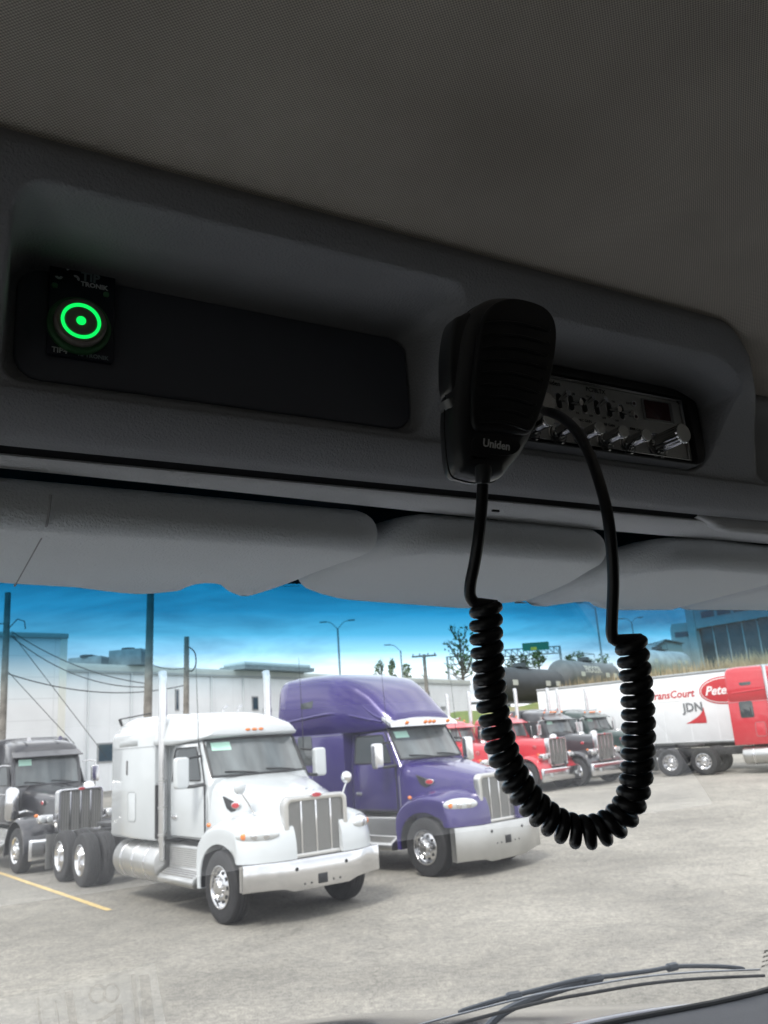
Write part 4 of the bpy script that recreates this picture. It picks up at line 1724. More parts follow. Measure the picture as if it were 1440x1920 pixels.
def tree(x, y, z, h, w_, label, mat, n=500, bare=False, shape=1.0):
    root = thing('tree', label, 'tree', (x, y, z), random.uniform(0, 6), 'trees beyond the warehouse and railway')
    b = MB()
    b.tube([(0, 0, -.5), (.05, 0, h * .35), (.0, .05, h * .7), (0, 0, h * .96)], [h * .028, h * .02, h * .012, h * .003], 8)
    tips = []
    for k in range(11 if not bare else 22):
        a = random.uniform(0, 2 * pi)
        z0 = h * random.uniform(.25, .85)
        ln = w_ * .5 * random.uniform(.6, 1.0) * (1 - .5 * (z0 / h) ** 2)
        e = Vector((cos(a) * ln, sin(a) * ln, z0 + h * random.uniform(.08, .22)))
        m_ = Vector((cos(a) * ln * .5, sin(a) * ln * .5, z0 + h * .04))
        b.tube([(0, 0, z0), m_, e], [h * .011, h * .007, h * .003], 5)
        tips.append(e)
        if bare:
            for j in range(7):
                q = e + Vector((random.uniform(-1, 1), random.uniform(-1, 1), random.uniform(-.2, 1))) * w_ * .16
                b.tube([m_.lerp(e, random.random()), q], [h * .005, h * .0015], 4)
    b.build('trunk', bark, root)
    c = MB()
    if bare: n = 160
    cl = [(t_, w_ * random.uniform(.14, .24)) for t_ in tips] + [(Vector((random.gauss(0, .18) * w_, random.gauss(0, .18) * w_, h * random.uniform(.35, .97))), w_ * random.uniform(.12, .24)) for _ in range(12)]
    for i in range(n):
        t_, r_ = random.choice(cl)
        p = t_ + Vector((random.gauss(0, .5), random.gauss(0, .5), random.gauss(0, .5) * shape)) * r_
        s_ = h * random.uniform(.018, .04)
        u = Vector((random.gauss(0, 1), random.gauss(0, 1), random.gauss(0, 1))).normalized() * s_
        v = u.orthogonal().normalized() * s_ * .7
        c.add([p - u, p + v, p + u, p - v], [(0, 1, 2, 3)])
    c.build('crown', mat, root, 180)


def tpx(px, base, top, D, wpx, lab, mat, **k):
    P = at(px, base, D)
    T_ = at(px, top, D)
    zb = min(P.z, 0) if 0 else P.z - 3
    tree(P.x, P.y, zb, T_.z - zb, wpx / FPX * D, lab, mat, **k)


tpx(712, 1268, 1236, 125, 22, 'pale poplar tree left of a pair above the purple truck roof', leafp, shape=1.6)
tpx(736, 1268, 1234, 125, 15, 'narrower poplar tree right of the pair above the purple truck roof', leafp, shape=1.6)
tpx(763, 1268, 1244, 135, 16, 'small faint tree just right of the single-arm street lamp', leafp)
tpx(868, 1270, 1178, 110, 62, 'nearly bare tree beside the left strand of the cord', leafm, bare=True)
for i, (px, w_, tp) in enumerate(((930, 34, 1224), (962, 30, 1226), (985, 24, 1230), (1012, 26, 1217), (1072, 24, 1228), (1098, 34, 1222), (1135, 30, 1228))):
    tpx(px, 1262, tp, 125 + i, w_, ['dark green tree hidden mostly by the left cord strand', 'round tree left of the green highway sign', 'small tree under the green highway sign', 'pointed tree under the right end of the green highway sign', 'low dark tree left of the tall street lamp foot', 'broad tree at the foot of the tall street lamp', 'low tree between street lamp and right coil'][i], leafm, n=420)
tpx(795, 1276, 1262, 125, 26, 'low scrubby bush on the skyline under the power pole', leafm, n=200)
# ================================================================== our own cab
# cab frame: x to the truck's right, y forward, z up; origin on the ground under the eye
CAB = thing('truck_cab', 'dark interior of the truck we sit in: grey headliner, overhead console, visors and wiper', 'truck', (0, 0, 0), YAW)


def cabT(base): return Matrix.Rotation(YAW, 4, 'Z') @ Vector(base)


def rs(px, py):
    r = ray(px, py)
    f = Vector((-sin(YAW), cos(YAW), 0))
    g = Vector((cos(YAW), sin(YAW), 0))
    d = r.dot(f)
    return r.dot(g) / d, r.z / d


def ons(px, py, s):
    """(right, height over the eye) where the sight line meets the cross-wise plane s metres ahead"""
    a, b = rs(px, py)
    return a * s, b * s


def onh(px, py, h):
    a, b = rs(px, py)
    return a * h / b, h / b


def w2c(p): return Matrix.Rotation(-YAW, 4, 'Z') @ Vector(p)


def leather(name, col, sc=540, st=.38):
    m = M(name, col, .55, spec=.35)
    n, l, p = N(m)
    t = n.new('ShaderNodeTexCoord')
    v = n.new('ShaderNodeTexVoronoi')
    v.feature = 'SMOOTH_F1'
    v.inputs['Scale'].default_value = sc
    l.new(t.outputs['Object'], v.inputs['Vector'])
    a = n.new('ShaderNodeTexNoise')
    a.inputs['Scale'].default_value = sc * 1.7
    a.inputs['Detail'].default_value = 4
    l.new(t.outputs['Object'], a.inputs['Vector'])
    ad = n.new('ShaderNodeMath')
    l.new(v.outputs['Distance'], ad.inputs[0])
    l.new(a.outputs['Fac'], ad.inputs[1])
    bp = n.new('ShaderNodeBump')
    bp.inputs['Strength'].default_value = min(1, st * 1.4)
    bp.inputs['Distance'].default_value = .0009
    l.new(ad.outputs[0], bp.inputs['Height'])
    l.new(bp.outputs['Normal'], p.inputs['Normal'])
    return m


def weave(name, col, per=.0021, rough=.95):
    m = M(name, col, rough, spec=.1)
    n, l, p = N(m)
    t = n.new('ShaderNodeTexCoord')
    sp = n.new('ShaderNodeSeparateXYZ')
    l.new(t.outputs['Object'], sp.inputs['Vector'])
    prod = None
    for ax, pr in (('X', per), ('Y', per * .85)):
        a = n.new('ShaderNodeMath')
        a.operation = 'MULTIPLY'
        a.inputs[1].default_value = 2 * pi / pr
        l.new(sp.outputs[ax], a.inputs[0])
        b = n.new('ShaderNodeMath')
        b.operation = 'SINE'
        l.new(a.outputs[0], b.inputs[0])
        if prod is None: prod = b
        else:
            c = n.new('ShaderNodeMath')
            c.operation = 'MULTIPLY'
            l.new(prod.outputs[0], c.inputs[0])
            l.new(b.outputs[0], c.inputs[1])
            prod = c
    ns = n.new('ShaderNodeTexNoise')
    ns.inputs['Scale'].default_value = 9
    ns.inputs['Detail'].default_value = 6
    l.new(t.outputs['Object'], ns.inputs['Vector'])
    r = n.new('ShaderNodeMapRange')
    r.inputs['From Min'].default_value = -1
    r.inputs['From Max'].default_value = 1
    r.inputs['To Min'].default_value = .55
    r.inputs['To Max'].default_value = 1.40
    l.new(prod.outputs[0], r.inputs['Value'])
    r2 = n.new('ShaderNodeMapRange')
    r2.inputs['From Min'].default_value = .3
    r2.inputs['From Max'].default_value = .7
    r2.inputs['To Min'].default_value = .9
    r2.inputs['To Max'].default_value = 1.1
    l.new(ns.outputs['Fac'], r2.inputs['Value'])
    mm = n.new('ShaderNodeMath')
    mm.operation = 'MULTIPLY'
    l.new(r.outputs['Result'], mm.inputs[0])
    l.new(r2.outputs['Result'], mm.inputs[1])
    v = n.new('ShaderNodeVectorMath')
    v.operation = 'SCALE'
    v.inputs[0].default_value = col
    l.new(mm.outputs[0], v.inputs['Scale'])
    l.new(v.outputs['Vector'], p.inputs['Base Color'])
    bp = n.new('ShaderNodeBump')
    bp.inputs['Strength'].default_value = .5
    bp.inputs['Distance'].default_value = .0005
    l.new(prod.outputs[0], bp.inputs['Height'])
    l.new(bp.outputs['Normal'], p.inputs['Normal'])
    return m


HEADL = weave('headliner_cloth', (.57, .515, .46))
CONS = leather('console_vinyl', (.31, .31, .325))
TRIM = leather('trim_vinyl', (.78, .78, .80), 420)
DARKL = M('dark_liner', (.03, .031, .035), .8, bump=(300, .3, .0006))
VISF = leather('visor_vinyl', (.80, .825, .85), 480, .5)

# console front profile (ahead, above the eye) from the bottom crack to the headliner
PROF = [(.5475, .1965), (.544, .1942), (.538, .1948), (.528, .197), (.515, .207), (.507, .2165), (.503, .225), (.476, .258), (.444, .291), (.428, .309), (.4205, .319), (.418, .325), (.420, .332)]

PROF = [tuple(p) for p in spline([Vector(p) for p in PROF], 6)]


def prof(v):
    x = v * (len(PROF) - 1)
    i = min(int(x), len(PROF) - 2)
    t = x - i
    return (PROF[i][0] * (1 - t) + PROF[i + 1][0] * t, PROF[i][1] * (1 - t) + PROF[i + 1][1] * t)


RET = .672     # where the console turns back at its right end


def cubby(r, h):
    """0..1 how far inside a storage recess, and how deep its back lies"""
    def rbox(r0, r1, h0, h1, rad, soft=.0045):
        cx, cy = (r0 + r1) / 2, (h0 + h1) / 2
        qx = abs(r - cx) - (r1 - r0) / 2 + rad
        qy = abs(h - cy) - (h1 - h0) / 2 + rad
        d = sqrt(max(qx, 0) ** 2 + max(qy, 0) ** 2) + min(max(qx, qy), 0) - rad
        return 1 - sst(-soft, soft * .4, d)
    a = rbox(.034, .330, .2225, .3075, .014)
    b = rbox(.372, .640, .2225, .3005, .018)
    return a, b


def build_console():
    nr, nv = 620, 190
    r0, r1 = -.75, 1.25
    rsx = []
    r = r0
    while r < r1:
        rsx.append(r)
        r += .012 if r < 0 or r > .80 else .0020
    vs, fs = [], []
    for j in range(nv + 1):
        s0, h0 = prof(j / nv)
        for r in rsx:
            s, h = s0, h0
            a, b = cubby(r, h)
            if a > 0: s = s + a * max(0, .512 - s)
            if b > 0: s = s + b * max(0, .508 - s)
            re_ = .738 - .88 * (h - .2) + .16 * (1 - sst(.192, .228, h))
            k = sst(re_, re_ + .028, r)
            k2 = sst(.575, .640, r) ** 2
            s = s + .060 * k + .02 * sst(.76, 1.0, r)
            top = sst(.27, .325, h)
            h = h - .022 * k2 * top
            s = s + .010 * k2 * top
            vs.append((r, s, EYE + h))
    n = len(rsx)
    fs = [(j * n + i, j * n + i + 1, (j + 1) * n + i + 1, (j + 1) * n + i) for j in range(nv) for i in range(n - 1)]
    b = MB()
    b.add(vs, fs)
    con = b.build('overhead_console', CONS, CAB, 180)
    # lower strip with the thin crack above it
    st = MB()
    rings = []
    end = 1.35
    for i in range(60):
        r = -.75 + (end + .75) * i / 59
        k = sst(-.1, .7, r)
        w_ = .560 + .034 * k
        e = sst(end - .02, end, r)
        rings.append([(r, s, EYE + h) for s, h in ((.5545, .2035), (.5525, .1925), (.5505, .1900), (.5525, .1880), (.559 + .006 * k, .1855), (w_ - .004, .1840), (w_, .1865), (w_ + .004, .21))])
    st.loft(rings, closed=False)
    strip = st.build('lower_strip', TRIM, con, 60)
    # right lower trim beyond the notch
    tr = MB()
    rings = []
    for i in range(40):
        r = .674 + .62 * i / 39
        k = sst(.90, .95, r)
        e = (1 - sst(.672, .735, r)) ** 1.6
        ds = .045 * k + .02 * sst(.76, 1.0, r)
        rings.append([(r, s + ds, EYE + h) for s, h in ((.5475, .1970), (.5462, .1940), (.5462, .1940 - .008 * (1 - e)), (.5475, .1932 - .0115 * (1 - e)), (.551, .1928 - .0130 * (1 - e)), (.557, .1935 - .0120 * (1 - e)), (.559, .200))])
    tr.loft(rings, closed=False)
    tr.build('corner_trim', TRIM, con, 60)
    for px, py in ((929, 957), (926, 973)):
        r, s = onh(px, py, .1858)
        c = MB()
        c.rprism(rr(.008, .0022, .001, cx=r, cy=s), EYE + .1845, EYE + .1862, .0003, fn=lambda x, y, z: (x, y, z))
        c.build('clip_slot', DARKL, strip)
    # dark hidden shelf between the strip and the windscreen header
    d = MB()
    pts = [(.5512, .1915), (.5512, .1945), (.553, .2035), (.60, .212), (.66, .215), (.80, .212), (.835, .205), (.84, .19), (.90, .185)]
    d.loft([[(r, s, EYE + h) for s, h in pts] for r in (-.75, 1.6)], closed=False, caps=False)
    d.build('header_liner', DARKL, CAB)
    return con


CONSOLE = build_console()
b = MB()
b.rprism(rr(.282, .076, .016, cx=.183, cy=.2650), .5125, .5095, .002, fn=lambda x, z, y: (x, y, EYE + z), both=False)
b.build('recess_panel', M('recess_black', (.12, .125, .15), .7, bump=(700, .2, .0003)), CONSOLE)


def build_headliner():
    b = MB()
    rsx = [-.85 + .03 * i for i in range(85)]
    rows = []
    def H(r, s):
        # height of the cloth: flat over the cab, falling towards the windscreen and the right side
        base = .332 + .19 * (1 - math.exp(-max(0, .42 - s) * 1.15))
        base -= .05 * sst(1.15, 1.65, r) + .03 * sst(-.4, -.8, r) * 0
        return base
    ss = [.0, .01, .02, .035, .055, .08, .11, .15, .2, .26, .33, .42, .52, .65, .8, 1.0, 1.3, 1.6, 2.0]
    for k in ss:
        row = []
        for r in rsx:
            kk = sst(.634, .664, r)
            k2 = sst(.575, .640, r) ** 2
            sf = .421 + .060 * kk + .02 * sst(.76, 1.0, r) + .010 * k2
            s = sf - k
            h = H(r, .421 - k)
            h -= .022 * k2 * math.exp(-k / .18)
            h -= .004 * math.exp(-k / .008)
            row.append((r, s, EYE + h))
        rows.append(row)
    b.loft(rows, closed=False, caps=False)
    b.build('headliner', HEADL, CAB, 180)


build_headliner()

# ------------------------------------------------------------------ visors
def visor(out, h0, name, th=.036, rad=.0165, far=None):
    b = MB()
    n0 = len(out)
    b.rprism(out, EYE + h0, EYE + h0 + th, rad, fn=lambda x, y, z: (x, y, z - (y - .57) * .02), n=5)
    return b.build(name, VISF, CAB, 60)


def V2(L): return [Vector(p) for p in L]


_n = .579
v1 = [(.075, .745)] + [(.12, .772), (.18, .795), (.221, .774), (.228, .752), (.233, .740), (.243, .748), (.261, .776), (.279, .792), (.299, .786), (.315, .73), (.325, .66), (.336, .612), (.334, .592), (.318, .5795)]
v1 = spline(V2(v1[1:]), 4) + V2([(.2, _n - .004), (.0, _n - .010), (-.62, _n - .02), (-.62, .76), (-.2, .765), (0, .752)])
vz = visor([tuple(p) for p in v1], .150, 'sun_visor')
b = MB()
b.tube([Vector((.0735, s_, EYE + h_)) for s_, h_ in ((.5630, .170), (.5665, .162), (.575, .1535), (.60, .1500), (.68, .1484), (.76, .1468))], .0009, 6)
b.build('seam', M('seam_dark', (.35, .35, .36), .8), vz)
b = MB()
lr, ls = onh(12, 1006, .1495)
b.rprism(rr(.075, .022, .003, cx=.008, cy=.634), EYE + .1468, EYE + .1492, .0008, fn=lambda x, y, z: (x, y, z))
b.build('caution_label', M('label_film', (.34, .37, .42), .35), vz)
v2 = [(.352, .600), (.338, .64), (.331, .70), (.328, .746), (.345, .768), (.37, .787), (.405, .806), (.50, .826), (.59, .842), (.615, .812), (.628, .798), (.640, .802), (.645, .76), (.628, .68), (.607, .625), (.596, .598), (.575, .583)]
v2 = spline(V2(v2), 4) + V2([(.50, .5785), (.40, .5775), (.372, .580)])
visor([tuple(p) for p in v2], .1515, 'sun_visor')
v3 = [(.725, .5855), (.700, .5895), (.680, .599), (.664, .618), (.6555, .645), (.655, .70), (.658, .80), (.664, .815), (.696, .824), (.712, .806), (.729, .789), (.755, .802), (.774, .820), (.823, .837), (.90, .832), (.934, .828)]
v3 = spline(V2(v3), 4) + V2([(.918, .62), (.915, .600), (.90, .596), (.75, .5855)])
visor([tuple(p) for p in v3], .152, 'sun_visor')
v4 = V2([(.9425, .828), (1.05, .822), (1.25, .812), (1.42, .80), (1.45, .62), (1.3, .60), (.925, .60)])
visor([tuple(p) for p in v4], .152, 'sun_visor')

# ------------------------------------------------------------------ windscreen
def gpt(t, out=0):
    """point on the glass section: (ahead, above eye)"""
    return (.85 + .35 * t + .886 * out, .17 - .67 * t + .463 * out)


def glass_mat():
    m = bpy.data.materials.new('windscreen_glass')
    m.use_nodes = True
    n = m.node_tree.nodes
    l = m.node_tree.links
    n.clear()
    out = n.new('ShaderNodeOutputMaterial')
    t = n.new('ShaderNodeTexCoord')
    sp = n.new('ShaderNodeSeparateXYZ')
    l.new(t.outputs['Object'], sp.inputs['Vector'])
    ramp = n.new('ShaderNodeValToRGB')
    mr = n.new('ShaderNodeMapRange')
    mr.inputs['From Min'].default_value = EYE + .055
    mr.inputs['From Max'].default_value = EYE + .170
    l.new(sp.outputs['Z'], mr.inputs['Value'])
    l.new(mr.outputs['Result'], ramp.inputs['Fac'])
    e = ramp.color_ramp.elements
    e[0].position = 0
    e[0].color = (.90, .91, .90, 1)
    e[1].position = 1
    e[1].color = (.003, .088, .19, 1)
    for p_, c_ in ((.14, (.80, .87, .88, 1)), (.28, (.50, .68, .76, 1)), (.42, (.18, .40, .55, 1)), (.58, (.045, .235, .38, 1)), (.78, (.010, .145, .285, 1))):
        q = e.new(p_)
        q.color = c_
    tr = n.new('ShaderNodeBsdfTransparent')
    l.new(ramp.outputs['Color'], tr.inputs['Color'])
    gl = n.new('ShaderNodeBsdfGlossy')
    gl.inputs['Roughness'].default_value = .015
    gl.inputs['Color'].default_value = (1, 1, 1, 1)
    lw = n.new('ShaderNodeLayerWeight')
    lw.inputs['Blend'].default_value = .5
    pw5 = n.new('ShaderNodeMath')
    pw5.operation = 'POWER'
    pw5.inputs[1].default_value = 4.5
    l.new(lw.outputs['Facing'], pw5.inputs[0])
    fr = n.new('ShaderNodeMapRange')
    fr.inputs['To Min'].default_value = .115
    fr.inputs['To Max'].default_value = 1.0
    l.new(pw5.outputs[0], fr.inputs['Value'])
    mx1 = n.new('ShaderNodeMixShader')
    l.new(fr.outputs['Result'], mx1.inputs['Fac'])
    l.new(tr.outputs['BSDF'], mx1.inputs[1])
    l.new(gl.outputs['BSDF'], mx1.inputs[2])
    # thin film of dust on the pane
    du = n.new('ShaderNodeBsdfTranslucent')
    du.inputs['Color'].default_value = (.9, .9, .9, 1)
    ns = n.new('ShaderNodeTexNoise')
    ns.inputs['Scale'].default_value = 7
    ns.inputs['Detail'].default_value = 5
    l.new(t.outputs['Object'], ns.inputs['Vector'])
    mr2 = n.new('ShaderNodeMapRange')
    mr2.inputs['To Min'].default_value = DUST * .6
    mr2.inputs['To Max'].default_value = DUST * 1.4
    l.new(ns.outputs['Fac'], mr2.inputs['Value'])
    mz = n.new('ShaderNodeMapRange')
    mz.inputs['From Min'].default_value = EYE + .12
    mz.inputs['From Max'].default_value = EYE - .45
    mz.inputs['To Min'].default_value = .25
    mz.inputs['To Max'].default_value = 1.6
    l.new(sp.outputs['Z'], mz.inputs['Value'])
    ml = n.new('ShaderNodeMath')
    ml.operation = 'MULTIPLY'
    l.new(mr2.outputs['Result'], ml.inputs[0])
    l.new(mz.outputs['Result'], ml.inputs[1])
    mx2 = n.new('ShaderNodeMixShader')
    l.new(ml.outputs[0], mx2.inputs['Fac'])
    l.new(mx1.outputs['Shader'], mx2.inputs[1])
    l.new(du.outputs['BSDF'], mx2.inputs[2])
    l.new(mx2.outputs['Shader'], out.inputs['Surface'])
    return m


DUST = .016
b = MB()
gv = []
for j in range(13):
    s, h = gpt(-.05 + j / 12 * 1.09)
    for i in range(25):
        r = -.62 + 2.22 * i / 24
        gv.append((r, s, EYE + h))
b.add(gv, [(j * 25 + i, j * 25 + i + 1, (j + 1) * 25 + i + 1, (j + 1) * 25 + i) for j in range(12) for i in range(24)])
wsc = b.build('windshield', glass_mat(), CAB, 60)
# printed dots (frit) in the notch between the visors
for k in range(9):
    for q in range(2):
        px, py = 531 + k * 3.6, 1093 + q * 4.5 + (k % 2) * 1.0
        a_, b_ = rs(px, py)
        t_ = (.17 - b_ * .85) / (.67 + b_ * .35)
        s_, h_ = gpt(t_, -.002)
        fd = MB()
        fd.ball((a_ * s_, s_, EYE + h_), .0008, .0004, .0007, n=4)
        fd.build('frit_dot', dark, wsc)
a_, b_ = rs(1434, 1783)
t_ = (.17 - b_ * .85) / (.67 + b_ * .35)
s_, h_ = gpt(t_, -.002)
for k, (tx, sz) in enumerate((('SIPO', .0085), ('GLASS', .006), ('AS1 M2', .005), ('DOT 12', .005))):
    d_ = MB()
    d_.add(*text_mb(tx, sz, .0001, align='LEFT', bold=.0002), TM((a_ * s_ - .004, s_ + .0035 * k * .46 * 2, EYE + h_ - .0085 * k), (1, 0, 0), (0, -.463, .886)))
    d_.build('glass_marking', dark, wsc)

# ------------------------------------------------------------------ cab shell (walls, doors with openings, floor, seat backs)
SIDEG = bpy.data.materials.new('light_cutting_side_glass')  # unseen side panes, tint added to cut the light entering the cab
SIDEG.use_nodes = True
_n = SIDEG.node_tree.nodes
_b = _n['Principled BSDF']
_n.remove(_b)
_t = _n.new('ShaderNodeBsdfTransparent')
_t.inputs['Color'].default_value = (.34, .36, .36, 1)
SIDEG.node_tree.links.new(_t.outputs[0], _n['Material Output'].inputs['Surface'])
_n = .579
SHELL = M('cab_trim_dark', (.10, .098, .095), .8)
b = MB()
b.box(-.9, 1.75, -1.66, -1.62, .9, 3.1)
b.build('rear_wall', SHELL, CAB)
b = MB()
b.box(-.9, 1.75, -1.62, 1.25, .88, .93)
b.build('floor', SHELL, CAB)
for s0, s1 in ((-.66, -.62), (1.6, 1.64)):
    b = MB()
    b.box(s0, s1, -1.62, 1.3, .9, 2.0)
    b.box(s0, s1, -1.62, -.35, 2.0, 3.1)
    b.box(s0, s1, -.35, .86, 2.66, 3.1)
    b.loft([[(x, .86, 2.62), (x, 1.30, 1.95), (x, 1.22, 1.95), (x, .78, 2.62)] for x in (s0, s1)])
    dr_ = b.build('door', SHELL, CAB, bevel=.004)
    b = MB()
    xm = (s0 + s1) / 2
    b.add([(xm, -.35, 1.98), (xm, 1.27, 1.98), (xm, .86, 2.64), (xm, -.35, 2.68)], [(0, 1, 2, 3)])
    b.build('side_glass', SIDEG, dr_)
b = MB()
b.box(-.9, 1.75, -1.66, .9, 3.06, 3.1)
b.box(-.9, 1.75, .40, .90, 2.88, 3.08)
b.build('roof', SHELL, CAB)
# dashboard
DASH = leather('dash_vinyl', (.055, .06, .072), 260, .3)
b = MB()
rings = []
for i in range(30):
    r = -.66 + 2.3 * i / 29
    k = .030 * (1 - sst(.85, 1.45, r)) * sst(.3, .9, r)
    rings.append([(r, s, EYE + h + k) for s, h in ((.50, -1.4), (.52, -.62), (.55, -.53), (.60, -.49), (.70, -.475), (.90, -.478), (1.08, -.482), (1.165, -.490), (1.175, -.497), (1.18, -.60))])
b.loft(rings, closed=False)
dsh = b.build('dashboard', DASH, CAB, 50)
b = MB()
b.tube([(-.6 + 2.2 * i / 20, 1.171, EYE - .489 + .030 * (1 - sst(.85, 1.45, -.6 + 2.2 * i / 20)) * sst(.3, .9, -.6 + 2.2 * i / 20)) for i in range(21)], .006, 8)
b.build('windshield_seal', dark, dsh)
b = MB()
rings = []
for i in range(30):
    r = -.655 + 2.25 * i / 29
    k = .030 * (1 - sst(.85, 1.45, r)) * sst(.3, .9, r)
    rings.append([(r, s, EYE + h + k) for s, h in ((.46, -1.3), (.47, -.62), (.505, -.52), (.565, -.482), (.66, -.467), (.80, -.4695), (.835, -.4715), (.84, -.49))])
b.loft(rings, closed=False)
b.build('bounce_pad', leather('pale_bounce_vinyl', (.82, .82, .83), 260, .3), dsh, 50)  # unseen pale pad, added to bounce light up onto visors and console

# ------------------------------------------------------------------ our hood
b = MB()
rows = []
for j in range(26):
    s = 1.36 + 1.9 * j / 25
    row = []
    for i in range(33):
        u = -1 + 2 * i / 32
        hw = .95 - .15 * ((s - 1.36) / 1.9)
        r = .70 + u * hw
        h = -.527 - .21 * (s - 1.36) - .05 * max(0, s - 2.4) ** 2 - .06 * abs(u) ** 3 - .18 * max(0, abs(u) - .88) / .12
        row.append((r, s, EYE + h))
    rows.append(row)
b.loft(rows, closed=False, caps=False)
b.loft([[(p[0], p[1], p[2] - .02) for p in row] for row in rows], closed=False, caps=False) if 0 else None
hd = b.build('hood', M('navy_paint', (.02, .024, .06), .12, .2, coat=1), CAB, 60)
so = hd.modifiers.new('thickness', 'SOLIDIFY')
so.thickness = .01
b = MB()
b.box(-.55, 1.5, 1.20, 1.40, EYE - .68, EYE - .60)
b.build('cowl', dark, CAB, bevel=.01)

# ------------------------------------------------------------------ wiper
WP = spline([Vector(p) for p in ((.60, 1.150, -.345), (.72, 1.179, -.4035), (.84, 1.181, -.4045), (.92, 1.182, -.4055), (1.06, 1.186, -.413), (1.2, 1.192, -.4255), (1.33, 1.20, -.444), (1.445, 1.212, -.466))], 5)
wpx = [(640, 1960), (760, 1930), (850, 1906), (1000, 1868), (1100, 1850), (1200, 1834), (1300, 1825), (1420, 1820)]


def glasspt(px, py, out):
    a, c = rs(px, py)
    # (.85+.35t+.886o, .17-.67t+.463o): h = c*s
    t = (.17 + .463 * out - c * (.85 + .886 * out)) / (.67 + c * .35)
    s, h = gpt(t, out)
    return Vector((a * s, s, EYE + h))


steelg = M('wiper_grey', (.10, .115, .14), .45, .3)
P = spline([glasspt(x, y, .03) for x, y in wpx], 6)
b = MB()
b.tube([p + Vector((0, -.014, -.006)) for p in P], [.0027] * len(P), 8)
wip = b.build('wiper', M('wiper_rubber', (.025, .026, .03), .6), CAB)
b = MB()
b.tube([p + Vector((0, -.006, .003)) for p in P], .0016, 8)
b.build('blade_spring', M('wiper_bright', (.34, .36, .40), .3, .8), wip)
F1 = spline([glasspt(x, y, .042) for x, y in ((860, 1898), (930, 1876), (1000, 1858), (1090, 1836), (1145, 1830), (1220, 1820), (1270, 1812), (1350, 1812), (1395, 1816))], 6)
b = MB()
b.tube(F1, [.0025] + [.0038] * (len(F1) - 2) + [.0025], 8)
b.build('blade_frame', steelg, wip)
for (x, y, w_) in ((963, 1868, .03), (1112, 1836, .045), (1260, 1813, .028)):
    p = glasspt(x, y, .042)
    q = glasspt(x + 20, y - 4, .042)
    dv = (q - p).normalized()
    b = MB()
    b.tube([p - dv * w_ * .5, p - dv * w_ * .35, p + dv * w_ * .35, p + dv * w_ * .5], [.0035, .0072, .0072, .0035], 8)
    b.build('frame_joint', steelg, wip)
b = MB()
b.tube(spline([glasspt(1120, 1838, .05), glasspt(1060, 1852, .055), glasspt(985, 1878, .055), glasspt(935, 1905, .05), glasspt(900, 1950, .04), glasspt(880, 2010, .03)], 5), .0065, 8)
b.build('wiper_arm', steelg, wip)


# ------------------------------------------------------------------ paper lying on the dash (seen mirrored in the glass)
def mirror_pt(px, py, hd):
    """cab-frame point on the dash plane whose reflection shows at this pixel"""
    a, c = rs(px, py)
    n_ = Vector((-.886, -.463))
    d = Vector((1, c))
    p0 = Vector((.85, .17))
    lam = p0.dot(n_) / d.dot(n_)
    g = d * lam
    dr = d - 2 * d.dot(n_) * n_
    mu = (hd - g.y) / dr.y
    return Vector((a * (lam + mu), g.x + dr.x * mu, EYE + hd))


hd_ = -.471
c_tr = mirror_pt(290, 1806, hd_)
c_tl = mirror_pt(-40, 1882, hd_)
c_br = mirror_pt(312, 1990, hd_)
ex = (c_tl - c_tr)
ey = (c_br - c_tr)
ex.z = ey.z = 0
X = ex.normalized()
Y = (ey - X * ey.dot(X)).normalized()
pw = .28
ph = .20
base = c_tr + X * pw / 2 + Y * ph / 2
wb_ = cabT(base)
pap = thing('paper_sheet', 'printed white paper lying on the dash, mirrored in the lower left of the windshield', 'paper', wb_, YAW)
b = MB()
vs = []
for j in range(9):
    for i in range(9):
        p = c_tr + X * pw * i / 8 + Y * ph * j / 8
        vs.append((p.x, p.y, p.z + .0015 * sin(i * .9) * sin(j * .7)))
b.add(vs, [(j * 9 + i, j * 9 + i + 1, (j + 1) * 9 + i + 1, (j + 1) * 9 + i) for j in range(8) for i in range(8)])
sh = b.build('sheet', M('paper_white', (.85, .86, .86), .7), pap, 60, origin=base)
ink = M('ink_grey', (.07, .06, .06), .7)
so = sh.modifiers.new('thickness', 'SOLIDIFY')
so.thickness = .0006


def onpaper(px, py):
    q = mirror_pt(px, py, hd_)
    return (q - c_tr).dot(X), (q - c_tr).dot(Y)


def bar(px0, py0, px1, py1, w_, nm='printed_bar'):
    u0, v0 = onpaper(px0, py0)
    u1, v1_ = onpaper(px1, py1)
    a = Vector((u0, v0))
    c = Vector((u1, v1_))
    d = (c - a).normalized()
    nn = Vector((-d.y, d.x)) * w_ / 2
    q = MB()
    pts = [a + nn, a - nn, c - nn, c + nn]
    W = [c_tr + X * p.x + Y * p.y + Vector((0, 0, .003)) for p in pts]
    q.add([tuple(p) for p in W] + [tuple(p + Vector((0, 0, .0004))) for p in W], [(0, 1, 2, 3), (7, 6, 5, 4), (0, 4, 5, 1), (1, 5, 6, 2), (2, 6, 7, 3), (3, 7, 4, 0)])
    q.build(nm, ink, sh, origin=base)


